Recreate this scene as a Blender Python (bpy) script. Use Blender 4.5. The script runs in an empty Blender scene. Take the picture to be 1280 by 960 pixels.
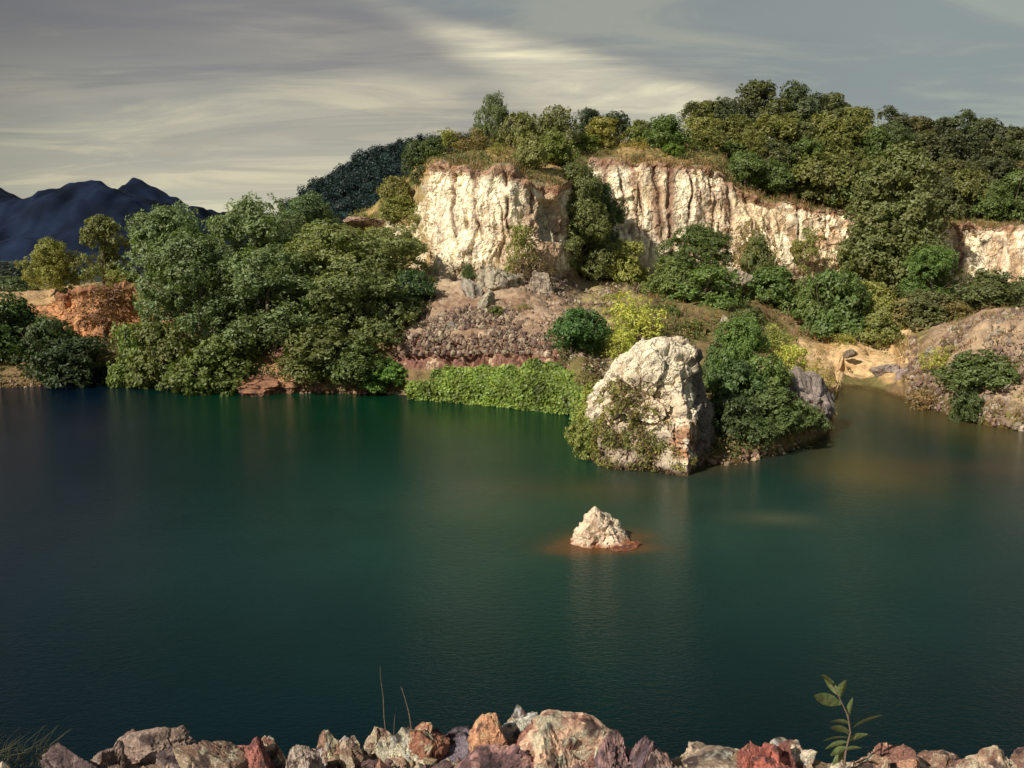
import bpy, bmesh, math
import numpy as np
R = math.radians
rng = np.random.default_rng(11)
scene = bpy.context.scene
col = scene.collection

# ------------------------------------------------------------------ camera
F_PX = 1065.0; CAMH = 12.0; PITCH = R(8.54)
cp, sp = math.cos(PITCH), math.sin(PITCH)
cam = bpy.data.cameras.new('camera'); camo = bpy.data.objects.new('camera', cam); col.objects.link(camo)
cam.sensor_width = 36; cam.lens = F_PX/1280*36; cam.clip_start = 0.05; cam.clip_end = 12000
camo.location = (0, 0, CAMH); camo.rotation_euler = (math.pi/2-PITCH, 0, 0)
scene.camera = camo

def zat(py, Y):            # height seen on picture row py at ground distance Y
    s = (480-py)/F_PX; t = Y/(cp+s*sp); return CAMH+t*(-sp+s*cp)
def yw(py):                # distance at which picture row py meets the water
    s = (480-py)/F_PX; return CAMH/(sp-s*cp)*(cp+s*sp)
def xat(px, Y, z): return (px-640)/F_PX*(Y*cp+(CAMH-z)*sp)
def pxof(X, Y, z): return 640+F_PX*X/(Y*cp+(CAMH-z)*sp)
def wpt(px, py): Y = yw(py); return np.array([xat(px, Y, 0), Y, 0.0])

# ------------------------------------------------------------------ noise
def _h(ix, iy, iz, s):
    n = (ix.astype(np.uint64)*np.uint64(73856093)) ^ (iy.astype(np.uint64)*np.uint64(19349663)) ^ (iz.astype(np.uint64)*np.uint64(83492791)) ^ np.uint64((s*2654435761) & 0xffffffff)
    n &= np.uint64(0xffffffff)
    n = ((n ^ (n >> np.uint64(15)))*np.uint64(2246822519)) & np.uint64(0xffffffff)
    n = ((n ^ (n >> np.uint64(13)))*np.uint64(3266489917)) & np.uint64(0xffffffff)
    n ^= n >> np.uint64(16)
    return n.astype(np.float64)/4294967295.0
def vnoise(P, s=0):
    P = np.asarray(P, float); i = np.floor(P); f = P-i; i = i.astype(np.int64)+100000
    u = f*f*f*(f*(f*6-15)+10); r = 0
    for a in (0, 1):
        wx = u[:, 0] if a else 1-u[:, 0]
        for b in (0, 1):
            wy = u[:, 1] if b else 1-u[:, 1]
            for c in (0, 1):
                wz = u[:, 2] if c else 1-u[:, 2]
                r = r+wx*wy*wz*_h(i[:, 0]+a, i[:, 1]+b, i[:, 2]+c, s)
    return r*2-1
def fbm(P, o=4, s=0, g=.5):
    r = 0; a = 1; t = 0; P = np.asarray(P, float)
    for k in range(o):
        r = r+a*vnoise(P*2**k+17.3*k, s+k); t += a; a *= g
    return r/t*1.6
def vor(P, s=0):
    P = np.asarray(P, float); i = np.floor(P).astype(np.int64); n = len(P)
    F1 = np.full(n, 9.); F2 = np.full(n, 9.); cr = np.zeros(n)
    for a in (-1, 0, 1):
        for b in (-1, 0, 1):
            for c in (-1, 0, 1):
                q = i+np.array([a, b, c]); qq = q+100000
                jx = _h(qq[:, 0], qq[:, 1], qq[:, 2], s); jy = _h(qq[:, 0], qq[:, 1], qq[:, 2], s+7); jz = _h(qq[:, 0], qq[:, 1], qq[:, 2], s+13)
                d = np.sqrt((q[:, 0]+jx-P[:, 0])**2+(q[:, 1]+jy-P[:, 1])**2+(q[:, 2]+jz-P[:, 2])**2)
                m = d < F1
                F2 = np.where(m, F1, np.minimum(F2, d)); F1 = np.where(m, d, F1)
                cr = np.where(m, _h(qq[:, 0], qq[:, 1], qq[:, 2], s+29), cr)
    return F1, F2, cr
def smooth(a, b, x): t = np.clip((x-a)/(b-a), 0, 1); return t*t*(3-2*t)
def mix(a, b, t): t = np.asarray(t)[..., None]; return np.asarray(a)*(1-t)+np.asarray(b)*t

# ------------------------------------------------------------------ objects
def tag(o, label=None, cat=None, group=None, kind=None):
    if label: o['label'] = label
    if cat: o['category'] = cat
    if group: o['group'] = group
    if kind: o['kind'] = kind
    return o
def link(name, me, parent=None, loc=None):
    o = bpy.data.objects.new(name, me); col.objects.link(o)
    if parent: o.parent = parent
    if loc is not None: o.location = loc
    return o
def mesh_np(name, V, Fc, mat, colr=None, sm=False, attrs=None):
    V = np.asarray(V, np.float32); Fc = np.asarray(Fc, np.int32); k = Fc.shape[1]
    me = bpy.data.meshes.new(name); me.vertices.add(len(V)); me.vertices.foreach_set('co', V.ravel())
    me.loops.add(len(Fc)*k); me.loops.foreach_set('vertex_index', Fc.ravel())
    me.polygons.add(len(Fc)); me.polygons.foreach_set('loop_start', np.arange(0, len(Fc)*k, k, dtype=np.int32))
    me.polygons.foreach_set('use_smooth', np.full(len(Fc), sm))
    me.update(calc_edges=True)
    if colr is not None:
        a = me.color_attributes.new('Col', 'FLOAT_COLOR', 'POINT')
        c4 = np.ones((len(V), 4), np.float32); c4[:, :3] = np.clip(colr, 0, 1); a.data.foreach_set('color', c4.ravel())
    for n, v in (attrs or {}).items():
        a = me.attributes.new(n, 'FLOAT', 'POINT'); a.data.foreach_set('value', np.asarray(v, np.float32))
    me.materials.append(mat); return me

# ------------------------------------------------------------------ materials
class NT:
    def __init__(s, name):
        s.m = bpy.data.materials.new(name); s.m.use_nodes = True; s.t = s.m.node_tree; s.n = s.t.nodes; s.l = s.t.links
        s.b = s.n['Principled BSDF']; s.out = s.n['Material Output']
    def add(s, typ, **kw):
        n = s.n.new(typ)
        for k, v in kw.items():
            if hasattr(n, k) and not isinstance(v, tuple): setattr(n, k, v)
        return n
    def noise(s, scale, detail=4, rough=.55, vec=None, dist=0):
        n = s.n.new('ShaderNodeTexNoise'); n.inputs['Scale'].default_value = scale; n.inputs['Detail'].default_value = detail
        n.inputs['Roughness'].default_value = rough; n.inputs['Distortion'].default_value = dist
        if vec: s.l.new(vec, n.inputs['Vector'])
        return n.outputs['Fac']
    def vecmap(s, src, sc):
        n = s.n.new('ShaderNodeMapping'); n.inputs['Scale'].default_value = sc; s.l.new(src, n.inputs['Vector']); return n.outputs[0]
    def ramp(s, f, stops):
        n = s.n.new('ShaderNodeValToRGB'); e = n.color_ramp.elements
        while len(e) < len(stops): e.new(.5)
        for i, (p, c) in enumerate(stops):
            e[i].position = p; e[i].color = (c, c, c, 1) if isinstance(c, (int, float)) else (*c, 1)
        s.l.new(f, n.inputs[0]); return n.outputs[0]
    def mix(s, a, b, f, bt='MIX'):
        n = s.n.new('ShaderNodeMix'); n.data_type = 'RGBA'; n.blend_type = bt
        for v, i in ((f, 0), (a, 6), (b, 7)):
            if isinstance(v, (int, float)): n.inputs[i].default_value = v
            elif isinstance(v, tuple): n.inputs[i].default_value = (*v, 1)
            else: s.l.new(v, n.inputs[i])
        return n.outputs[2]
    def math(s, op, a, b=0.0):
        n = s.n.new('ShaderNodeMath'); n.operation = op
        for v, i in ((a, 0), (b, 1)):
            if isinstance(v, (int, float)): n.inputs[i].default_value = v
            else: s.l.new(v, n.inputs[i])
        return n.outputs[0]
    def bump(s, h, st, d=.1):
        n = s.n.new('ShaderNodeBump'); n.inputs['Strength'].default_value = st; n.inputs['Distance'].default_value = d
        s.l.new(h, n.inputs['Height']); s.l.new(n.outputs[0], s.b.inputs['Normal']); return n
    def attr(s, name, out='Color'):
        n = s.n.new('ShaderNodeAttribute'); n.attribute_name = name; return n.outputs[out]
    def pos(s): return s.n.new('ShaderNodeNewGeometry').outputs['Position']
    def obj(s): return s.n.new('ShaderNodeTexCoord').outputs['Object']

def mat_ground():
    t = NT('ground_mat'); p = t.pos(); c = t.attr('Col'); cl = t.attr('cliff', 'Fac')
    f1 = t.noise(1.1, 6, .65, p); f2 = t.noise(6, 4, .7, p)
    c1 = t.mix(c, t.ramp(f1, [(.3, .8), (.62, 1.3)]), .9, 'MULTIPLY')
    c2 = t.mix(c1, t.ramp(f2, [(.28, .7), (.58, 1.35)]), .8, 'MULTIPLY')
    # vertical run marks and cracks on the steep faces
    pv = t.vecmap(p, (1, 1, .16)); st = t.noise(1.25, 5, .6, pv, .5)
    stf = t.math('MULTIPLY', t.ramp(st, [(.52, 0), (.64, 1)]), cl)
    c3 = t.mix(c2, (.19, .10, .07), t.math('MULTIPLY', stf, .38))
    v = t.n.new('ShaderNodeTexVoronoi'); v.feature = 'DISTANCE_TO_EDGE'; v.inputs['Scale'].default_value = .75
    w = t.n.new('ShaderNodeVectorMath'); w.operation = 'ADD'
    nn = t.n.new('ShaderNodeTexNoise'); nn.inputs['Scale'].default_value = 1.5; nn.inputs['Detail'].default_value = 4; t.l.new(p, nn.inputs['Vector'])
    t.l.new(nn.outputs['Color'], w.inputs[0]); t.l.new(t.vecmap(p, (1, 1, .3)), w.inputs[1]); t.l.new(w.outputs[0], v.inputs['Vector'])
    cr = t.math('MULTIPLY', t.ramp(v.outputs['Distance'], [(.0, 1), (.045, 0)]), cl)
    c4 = t.mix(c3, (.10, .06, .05), t.math('MULTIPLY', cr, .38))
    t.l.new(c4, t.b.inputs['Base Color']); t.b.inputs['Roughness'].default_value = .95; t.b.inputs['Specular IOR Level'].default_value = .15
    h = t.math('SUBTRACT', t.math('ADD', f2, t.math('MULTIPLY', st, 1.5)), cr)
    t.bump(h, .6, .3); return t.m
def mat_rock(name, cracks=.55, bsc=1.0, bd=.15):
    t = NT(name); o = t.obj(); c = t.attr('Col')
    f1 = t.noise(1.3*bsc, 6, .65, o); f2 = t.noise(8*bsc, 5, .7, o)
    c1 = t.mix(c, t.ramp(f1, [(.3, .7), (.7, 1.2)]), .9, 'MULTIPLY')
    c1 = t.mix(c1, t.ramp(f2, [(.32, .55), (.6, 1.15)]), .8, 'MULTIPLY')
    oi = t.n.new('ShaderNodeObjectInfo'); c1 = t.mix(c1, oi.outputs['Color'], 1.0, 'MULTIPLY')
    v = t.n.new('ShaderNodeTexVoronoi'); v.feature = 'DISTANCE_TO_EDGE'; v.inputs['Scale'].default_value = .8*bsc
    w = t.n.new('ShaderNodeVectorMath'); w.operation = 'ADD'
    nn = t.n.new('ShaderNodeTexNoise'); nn.inputs['Scale'].default_value = 1.2*bsc; nn.inputs['Detail'].default_value = 5; t.l.new(o, nn.inputs['Vector'])
    t.l.new(nn.outputs['Color'], w.inputs[0]); t.l.new(o, w.inputs[1]); t.l.new(w.outputs[0], v.inputs['Vector'])
    cr = t.ramp(v.outputs['Distance'], [(.0, 1), (.022, 0)])
    c2 = t.mix(c1, (.05, .035, .03), t.math('MULTIPLY', cr, cracks))
    t.l.new(c2, t.b.inputs['Base Color']); t.b.inputs['Roughness'].default_value = .85; t.b.inputs['Specular IOR Level'].default_value = .25
    t.bump(t.math('SUBTRACT', t.math('ADD', f2, f1), cr), .8, bd); return t.m
def mat_leaf():
    t = NT('foliage_mat'); c = t.attr('Col'); oi = t.n.new('ShaderNodeObjectInfo')
    c1 = t.mix(c, oi.outputs['Color'], 1.0, 'MULTIPLY')
    t.l.new(c1, t.b.inputs['Base Color']); t.b.inputs['Roughness'].default_value = .48; t.b.inputs['Specular IOR Level'].default_value = .45
    tr = t.n.new('ShaderNodeBsdfTranslucent'); t.l.new(t.mix(c1, (1.3, 1.5, .5), 1.0, 'MULTIPLY'), tr.inputs[0])
    ms = t.n.new('ShaderNodeMixShader'); ms.inputs[0].default_value = .28
    t.l.new(t.b.outputs[0], ms.inputs[1]); t.l.new(tr.outputs[0], ms.inputs[2]); t.l.new(ms.outputs[0], t.out.inputs[0]); return t.m
def mat_simple(name, c, rough=.8, ns=6, amt=.6):
    t = NT(name); f = t.noise(ns, 5, .65, t.obj())
    t.l.new(t.mix(c, t.ramp(f, [(.3, .5), (.7, 1.4)]), amt, 'MULTIPLY'), t.b.inputs['Base Color']); t.b.inputs['Roughness'].default_value = rough
    t.bump(f, .4, .05); return t.m
def mat_vc(name, rough=.9, ns=.02, amt=.7):
    t = NT(name); c = t.attr('Col'); f = t.noise(ns, 6, .7, t.pos())
    t.l.new(t.mix(c, t.ramp(f, [(.3, .5), (.7, 1.5)]), amt, 'MULTIPLY'), t.b.inputs['Base Color']); t.b.inputs['Roughness'].default_value = rough
    t.b.inputs['Specular IOR Level'].default_value = .1
    return t.m
def mat_water():
    t = NT('water_mat'); c = t.attr('Col'); p = t.pos()
    f = t.noise(.12, 4, .6, p)
    t.l.new(t.mix(c, t.ramp(f, [(.3, .85), (.7, 1.15)]), 1.0, 'MULTIPLY'), t.b.inputs['Base Color'])
    t.b.inputs['Roughness'].default_value = .08; t.b.inputs['IOR'].default_value = 1.333; t.b.inputs['Specular IOR Level'].default_value = .21; t.b.inputs['Specular Tint'].default_value = (.25, .72, 1, 1)
    a = t.noise(2.6, 3, .6, t.vecmap(p, (1, 1.8, 1)), .4); b = t.noise(9, 3, .6, t.vecmap(p, (1, 1.5, 1)))
    wind = t.ramp(t.noise(.05, 2, .5, p), [(.35, .35), (.65, 1)])
    h = t.math('MULTIPLY', t.math('ADD', a, t.math('MULTIPLY', b, .75)), wind)
    t.bump(h, .8, .045); return t.m
M_G = mat_ground(); M_R = mat_rock('boulder_mat', .7, 1.0, .12); M_RF = mat_rock('near_rock_mat', .6, 14, .012)
M_L = mat_leaf(); M_T = mat_simple('bark_mat', (.16, .12, .09)); M_F = mat_vc('far_forest_mat'); M_W = mat_water()
M_S = mat_rock('rubble_mat', .2, 2.0, .05)

# ------------------------------------------------------------------ terrain profiles
# per picture column: B waterline row; then C, C2, D, E(cliff foot), F(cliff top), G, H, I, J as (distance, row or height)
NONE = None
K = {
 -900: [480, (86,2), (90,3.5), (95,5), (100,5.8), (110,6), (125,6), (200,6), (400,6)],
 0:    [485, (84,2), (88,3.5), (92,5), (97,5.8), (108,6), (125,6), (200,6), (400,6)],
 58:   [482, (84,2), (87,3), (90,4), (94,5.5), (104,6), (125,6), (200,6), (400,6)],
 72:   [478, (84,1.5), (86,2), (88,2.5), (89,2.8), (90.2,7.7), (110,7.2), (200,6), (400,6)],
 120:  [476, (84,1.5), (86,2), (88,2.5), (89,2.9), (90.5,8.7), (110,8), (200,6), (400,6)],
 185:  [480, (83,1.5), (85,2), (87,2.5), (88.6,3.2), (90.5,8.6), (110,8), (200,6), (400,6)],
 235:  [487, (78,2), (82,3.5), (86,5), (89,6), (92,8.4), (110,8), (200,6), (400,6)],
 320:  [490, (76,2.1), (80,3.5), (84,5), (90,6.5), (98,9), (112,9), (200,6), (400,6)],
 400:  [491, (76,2.6), (80,4), (84,6), (92,8), (102,12), (115,12), (160,8), (400,6)],
 440:  [492, (76,2.6), (80,4.5), (85,6.5), (93,9), (104,280), (115,278), (160,10), (400,6)],
 470:  [492, (76,3), (79,5), (84,7), (91,9.5), (110,262), (118,258), (160,10), (400,6)],
 492:  [492, (75.6,455), (77,424), (82,400), (91,348), (112,246), (120,236), (160,10), (400,6)],
 515:  [497, (73,457), (75,420), (80,400), (92,352), (112,226), (120,214), (150,12), (400,6)],
 528:  [498, (73,457), (75,421), (79,392), (89,352), (108,212), (116,200), (150,12), (400,6)],
 538:  [498, (72.5,457), (74.6,421), (78.5,390), (88,350), (94,207), (106,188), (150,12), (400,6)],
 600:  [503, (71,455), (73.2,424), (77.5,386), (87,347), (90,211), (104,186), (150,12), (400,6)],
 638:  [507, (70,453), (72,424), (76.5,387), (87,347), (90,212), (104,184), (150,12), (400,6)],
 652:  [509, (69.5,453), (72,426), (76.5,388), (87,347), (90.7,226), (105,188), (150,12), (400,6)],
 700:  [514, (67.5,455), (70,430), (75.5,394), (90,348), (93.5,238), (106,196), (150,12), (400,6)],
 712:  [517, (66,462), (69,440), (76,398), (95,346), (101,230), (112,196), (150,12), (400,6)],
 728:  [530, (62,470), (66,450), (77,402), (104,345), (111,206), (118,190), (150,180), (400,10)],
 752:  [573, (50.5,1.0), (62,2.2), (76,405), (106,340), (111,202), (118,188), (150,178), (400,10)],
 800:  [577, (50.5,1.2), (62,2.6), (76,405), (107,340), (110.5,203), (118,188), (150,178), (400,10)],
 860:  [580, (50.5,1.2), (62,2.8), (78,410), (108,340), (111,208), (119,190), (150,172), (400,10)],
 902:  [582, (50.5,1.2), (62,2.6), (79,412), (109,343), (112,216), (120,196), (150,170), (400,12)],
 918:  [580, (51,1.3), (62,2.6), (80,415), (109,345), (112.5,236), (121,212), (150,172), (400,12)],
 960:  [570, (53.5,1.8), (62,3.0), (84,430), (110,345), (113,254), (122,232), (150,176), (400,12)],
 985:  [563, (55,2.2), (63,1.9), (86,436), (110,345), (113.5,249), (122,236), (150,178), (400,12)],
 1015: [555, (57,1.9), (66,.3), (87,440), (111,346), (114,264), (123,246), (150,182), (400,12)],
 1036: [543, (59,.7), (68,-.6), (88,440), (112,347), (114.5,264), (124,248), (150,184), (400,12)],
 1043: [500, (72,-.8), (77,-.4), (90,432), (112,347), (114.5,264), (124,248), (150,184), (400,12)],
 1052: [486, (82,.6), (86,440), (92,425), (112,348), (114.5,264), (124,248), (150,186), (400,12)],
 1085: [486, (82,.7), (87,442), (93,424), (112,350), (114.5,266), (124,250), (150,190), (400,12)],
 1120: [496, (75,1.2), (84,450), (93,420), (112,352), (114,274), (124,256), (150,196), (400,12)],
 1150: [508, (69,1.5), (79,450), (92,415), (111,354), (113,278), (123,262), (150,202), (400,12)],
 1195: [523, (63.5,2.0), (71,425), (90,402), (110,358), (112,281), (122,268), (150,208), (400,12)],
 1235: [532, (61,2.2), (69,405), (88,390), (109,361), (111,284), (121,270), (150,214), (400,12)],
 1290: [541, (59,2.2), (67,404), (87,386), (108,363), (110,285), (120,272), (150,220), (400,12)],
 1500: [560, (54,2.2), (62,404), (85,380), (106,363), (108,288), (118,275), (150,240), (400,12)],
 1900: [580, (50,2.2), (60,404), (85,380), (106,363), (108,300), (118,290), (150,280), (400,12)],
}
kp = np.array(sorted(K)); NC = 11
CY = np.zeros((len(kp), NC)); CZ = np.zeros((len(kp), NC))
for r_, p_ in enumerate(kp):
    e = K[p_]; YB = yw(e[0])
    pts = [(YB-9, -5.0), (YB, 0.0)]+[(Y, zat(v, Y) if v >= 60 else v) for Y, v in e[1:]]+[(5000, 4.0)]
    for k_, (a, b) in enumerate(pts): CY[r_, k_] = a; CZ[r_, k_] = b
segn = [6, 40, 40, 46, 70, 170, 34, 44, 16, 10]
def tmask(t): t = np.asarray(t, float); return np.where(t < 1, t, np.where(t < 3, 1+(t-1)*.5, t-1))
def tinv(m): m = np.asarray(m, float); return np.where(m < 1, m, np.where(m < 2, 1+(m-1)*2, m+1))
tpar = np.concatenate([[0]]+[i+np.arange(1, n+1)/n for i, n in enumerate(segn)])
pxs = np.concatenate([np.arange(-900, -30, 10), np.arange(-30, 1310, 1.5), np.arange(1310, 1900, 10)])
ctlY = np.stack([np.interp(pxs, kp, CY[:, k]) for k in range(NC)], 1); ctlZ = np.stack([np.interp(pxs, kp, CZ[:, k]) for k in range(NC)], 1)
def boxs(a, w):
    k = np.ones(w)/w; return np.stack([np.convolve(np.pad(a[:, j], (w//2, w//2), 'edge'), k, 'valid') for j in range(a.shape[1])], 1)
ctlY = boxs(ctlY, 7); ctlZ = boxs(ctlZ, 5)
def prof(px, t):
    c = np.interp(px, pxs, np.arange(len(pxs))); i = np.clip(c.astype(int), 0, len(pxs)-2); f = c-i
    k = np.clip(np.asarray(t).astype(int), 0, NC-2); g = t-k
    def at(A): return (A[i, k]*(1-g)+A[i, k+1]*g)*(1-f)+(A[i+1, k]*(1-g)+A[i+1, k+1]*g)*f
    return at(ctlY), at(ctlZ)
def ground_z(px, Y):
    c = int(np.clip(np.searchsorted(pxs, px), 0, len(pxs)-1))
    return float(np.interp(Y, ctlY[c], ctlZ[c]))
NU, NV = len(pxs), len(tpar)
PX = np.repeat(pxs, NV); TT = np.tile(tpar, NU)
Yg, Zg = prof(PX, TT); TT = tmask(TT); Xg = xat(PX, Yg, Zg)
P0 = np.stack([Xg, Yg, Zg], 1).reshape(NU, NV, 3)
du = np.gradient(P0, axis=0); dv = np.gradient(P0, axis=1)
N = np.cross(du, dv); N /= np.linalg.norm(N, axis=2, keepdims=True)+1e-9
P = P0.reshape(-1, 3).copy(); N = N.reshape(-1, 3)
steep = 1-np.clip(N[:, 2], 0, 1)
rockm = smooth(3.6, 4.05, TT)*(1-smooth(5.0, 5.12, TT))*np.maximum(smooth(528, 536, PX), 1-smooth(215, 240, PX))       # the cliff band
talus = ((TT > 1) & (TT <= 4.2))
near = smooth(0.8, 1.6, TT)*(1-smooth(8, 9, TT))
D = fbm(P*.25, 4, 3)*.55*near + fbm(P*1.1, 4, 9)*.16*near
ribs = fbm(P*np.array([.42, .42, .05]), 4, 21); ribs2 = fbm(P*np.array([1.3, 1.3, .12]), 3, 31)
ci = np.where((TT > 3.5) & (TT < 5.4) & (PX > 40) & (PX < 1320))[0]
F1, F2, cr = vor(P[ci]*np.array([.5, .5, .28])+.35*np.stack([fbm(P[ci]*.7, 2, 5), fbm(P[ci]*.7, 2, 6), fbm(P[ci]*.7, 2, 7)], 1), 3)
G1, G2, cr2 = vor(P[ci]*np.array([1.5, 1.5, .9])+.3*fbm(P[ci]*2, 2, 8)[:, None], 5)
blk = np.zeros(len(P)); blk[ci] = (cr-.5)*1.25+(cr2-.5)*.42-.35*(1-smooth(0, .07, F2-F1))-.14*(1-smooth(0, .1, G2-G1))
rough_right = .55+.45*smooth(640, 655, PX)*(1-smooth(712, 720, PX))
gul = -np.abs(ribs)*1.3
gul = -smooth(.55, .0, np.abs(ribs)*2.6)*.38; soft = smooth(-.25, .35, fbm(P*.16, 3, 43))
D += rockm*(gul*(.35+.65*soft)+.12*ribs2*(.4+soft)+.04*fbm(P*3.2, 3, 41)+blk*rough_right*(.26+.6*soft))
grv = np.zeros(len(P))
for c0, sl, w0, m0, m1 in ((590, 9, 2.2, 4.45, 5.02), (632, 7, 2.6, 4.5, 5.03), (664, -3, 2.2, 4.3, 4.9), (700, 2, 3, 4.2, 5.0), (560, 6, 1.6, 4.4, 4.9), (770, 16, 2, 4.3, 5), (793, 14, 1.8, 4.2, 5), (817, 12, 3.2, 4.4, 5.02), (838, -1, 3, 4.1, 5.02), (861, 5, 1.5, 4.3, 5), (884, 10, 1.5, 4.1, 4.8), (908, 8, 2.6, 4.2, 5.0), (935, 7, 1.6, 4.3, 5), (961, -1, 2.4, 4.4, 5.02), (1000, 3, 1.6, 4.3, 5), (1202, 1, 3, 4.4, 5)):
    x_ = PX-(c0+sl*(5-TT)*1.6+3.0*vnoise(np.stack([TT*7, 0*TT+c0, 0*TT], 1), 2)); grv = np.maximum(grv, np.exp(-(x_/w0)**2)*smooth(m0-.2, m0+.05, TT)*(TT < m1+.05))
rec = smooth(672, 676, PX)*(1-smooth(698, 702, PX))*smooth(4.38, 4.42, TT)*(1-smooth(4.84, 4.88, TT))
grv = grv*smooth(-.55, .15, fbm(P*.45, 3, 47)); D -= rockm*(grv*.42+rec*1.0)
# ragged lip of the cliff
lip = np.exp(-((TT-5)/.12)**2); D += lip*fbm(P*.6, 4, 55)*.5
# rubble ground on the scree and right-hand mound
scree = smooth(1.85, 2.2, TT)*(1-smooth(4.0, 4.2, TT))*smooth(480, 500, PX)*(1-smooth(760, 820, PX))
mound = smooth(1.2, 1.5, TT)*(1-smooth(2.9, 3.2, TT))*smooth(1150, 1180, PX)
rub = np.zeros(len(P)); ri = np.where((scree+mound) > .01)[0]
a1, a2, a3 = vor(P[ri]*1.6, 61); b1, b2, b3 = vor(P[ri]*3.6, 67)
rub[ri] = (.13*(a3-.3)*smooth(0, .25, a2-a1)+.09*b3*smooth(0, .3, b2-b1)); D += rub*(scree+mound); D += .8*fbm(P*.35, 3, 63)*np.exp(-((TT-2.05)/.2)**2)*scree
redb = smooth(1.4, 1.5, TT)*(1-smooth(1.95, 2.15, TT+.12*fbm(P*.5, 3, 72)))*smooth(480, 495, PX)*(1-smooth(700, 720, PX))
D += redb*(-.9*np.abs(fbm(P*np.array([1.3, 1.3, .25]), 4, 71))+.25*fbm(P*2.2, 3, 73))
P += N*D[:, None]
P[:, 0] += rockm*fbm(P*.5+9, 3, 81)*.3
# ---- colours
cream = np.array([.90, .80, .60]); cream2 = np.array([.80, .64, .42]); brown = np.array([.22, .12, .075]); scr = np.array([.36, .26, .18])
straw = np.array([.36, .25, .11]); olive = np.array([.10, .095, .035]); sand = np.array([.62, .44, .24]); redc = np.array([.24, .125, .095]); pale = np.array([.55, .40, .28])
n1 = fbm(P*.18, 4, 91); n2 = fbm(P*.8, 4, 95); nv = fbm(P*np.array([.8, .8, .09]), 4, 99)
C = mix(olive*1.2, straw, smooth(-.25, .45, n1+.4*n2))
cliffc = mix(cream, cream2, smooth(-.1, .6, n1+.3*n2)); 
cliffc = mix(cliffc, brown*1.5, smooth(.3, .55, nv)*.5); cliffc = mix(cliffc, brown*1.2, np.clip(-gul/.55-.55, 0, 1)*.9)
purp = smooth(4.85, 4.4, TT)*smooth(-.1, .4, n2+.5*n1); cliffc = mix(cliffc, np.array([.42, .34, .27]), purp*.5)
cliffc = mix(cliffc, np.array([.42, .27, .17]), smooth(645, 665, PX)*(1-smooth(705, 715, PX))*smooth(-.3, .3, n2)*.7)
cliffc = mix(cliffc, np.array([.50, .33, .19]), smooth(930, 1000, PX)*smooth(-.5, .3, n2)*.75)
cliffc = mix(cliffc, cream*.95, smooth(1185, 1200, PX)*(1-smooth(1225, 1245, PX))*.7)
cliffc = mix(cliffc, np.array([.50, .26, .13]), (1-smooth(220, 260, PX)))
topstain = smooth(4.90, 4.99, TT+.05*n2)*(1-smooth(5.03, 5.12, TT)); cliffc = mix(cliffc, np.array([.27, .13, .075]), topstain*.85)
# two broad rust runs down the right-hand cliff
for c0, w0 in ((815, 6), (838, 6), (755, 4), (862, 2), (790, 2), (907, 2.5), (1200, 5)):
    run = np.exp(-((PX-c0-10*(5-TT)*(1 if c0 < 830 else .1)-1.5*n2)/w0)**2)*smooth(3.9, 4.3, TT+.3*n1); cliffc = mix(cliffc, np.array([.21, .105, .065]), np.clip(run, 0, 1)*.8)
cliffc = mix(cliffc, np.array([.20, .115, .08]), np.clip(grv*1.1, 0, 1)*.85); cliffc = mix(cliffc, np.array([.33, .31, .24]), rec*.8)
C = mix(C, cliffc, rockm)
flank = smooth(455, 475, PX)*(1-smooth(535, 545, PX))*smooth(3.3, 4, TT)*(1-smooth(4.6, 5, TT))
C = mix(C, mix(cream*.9, straw*.9, smooth(-.3, .3, n2)), flank*.7)
low = smooth(.9, 1.1, TT)*(1-smooth(3.7, 4.2, TT)); 
lowc = mix(np.array([.22, .15, .08]), np.array([.13, .12, .045]), smooth(-.3, .3, n1+.4*n2))
C = mix(C, lowc, low*.85)
C = mix(C, mix(scr, scr*np.array([.72, .64, .62]), smooth(-.2, .3, n2)), scree)
C = mix(C, np.array([.46, .38, .26]), scree*smooth(3.3, 3.9, TT+.3*n2)*smooth(700, 640, PX)*.8)
C = mix(C, np.array([.30, .27, .10]), scree*smooth(690, 760, PX+30*n2)*.7)
C = mix(C, mix(redc, pale, smooth(.15, .4, fbm(P*np.array([1.6, 1.6, .15]), 3, 74))), redb)
C = mix(C, mix(redc, np.array([.42, .24, .13]), smooth(-.2, .3, n2)), smooth(.95, 1.1, TT)*(1-smooth(2.6, 3, TT))*smooth(290, 310, PX)*(1-smooth(400, 420, PX)))
sa = smooth(1.3, 1.6, TT+.2*n2)*(1-smooth(3.05, 3.3, TT+.1*n1))*smooth(965, 1000, PX+14*n2)*(1-smooth(1115, 1165, PX+20*n2))
C = mix(C, mix(sand, sand*np.array([.8, .72, .65]), smooth(0, .5, n2)), sa)
C = mix(C, mix(np.array([.40, .29, .19]), np.array([.28, .2, .14]), smooth(-.2, .3, n2)), mound)
C = mix(C, np.array([.42, .28, .15]), smooth(5.1, 5.3, TT)*(1-smooth(6.2, 6.6, TT))*(1-smooth(90, 130, PX)))
C = mix(C, np.array([.035, .045, .035]), smooth(6.3, 6.8, TT)*(1-smooth(420, 500, PX)))
C = mix(C, np.array([.05, .06, .045]), smooth(7.0, 8.0, TT))
wet = smooth(.35, .06, P[:, 2])*(TT < 2); C = mix(C, C*np.array([.42, .36, .3]), wet)
idx = np.arange(NU*NV).reshape(NU, NV)
quads = np.stack([idx[:-1, :-1], idx[1:, :-1], idx[1:, 1:], idx[:-1, 1:]], -1)
iu, iv = np.meshgrid(np.arange(NU-1), np.arange(NV-1), indexing='ij')
fpx = pxs[iu]; ft = tmask(tpar)[iv]
is_c = (ft >= 3.98) & (ft < 5.02) & (fpx > 528)
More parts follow.
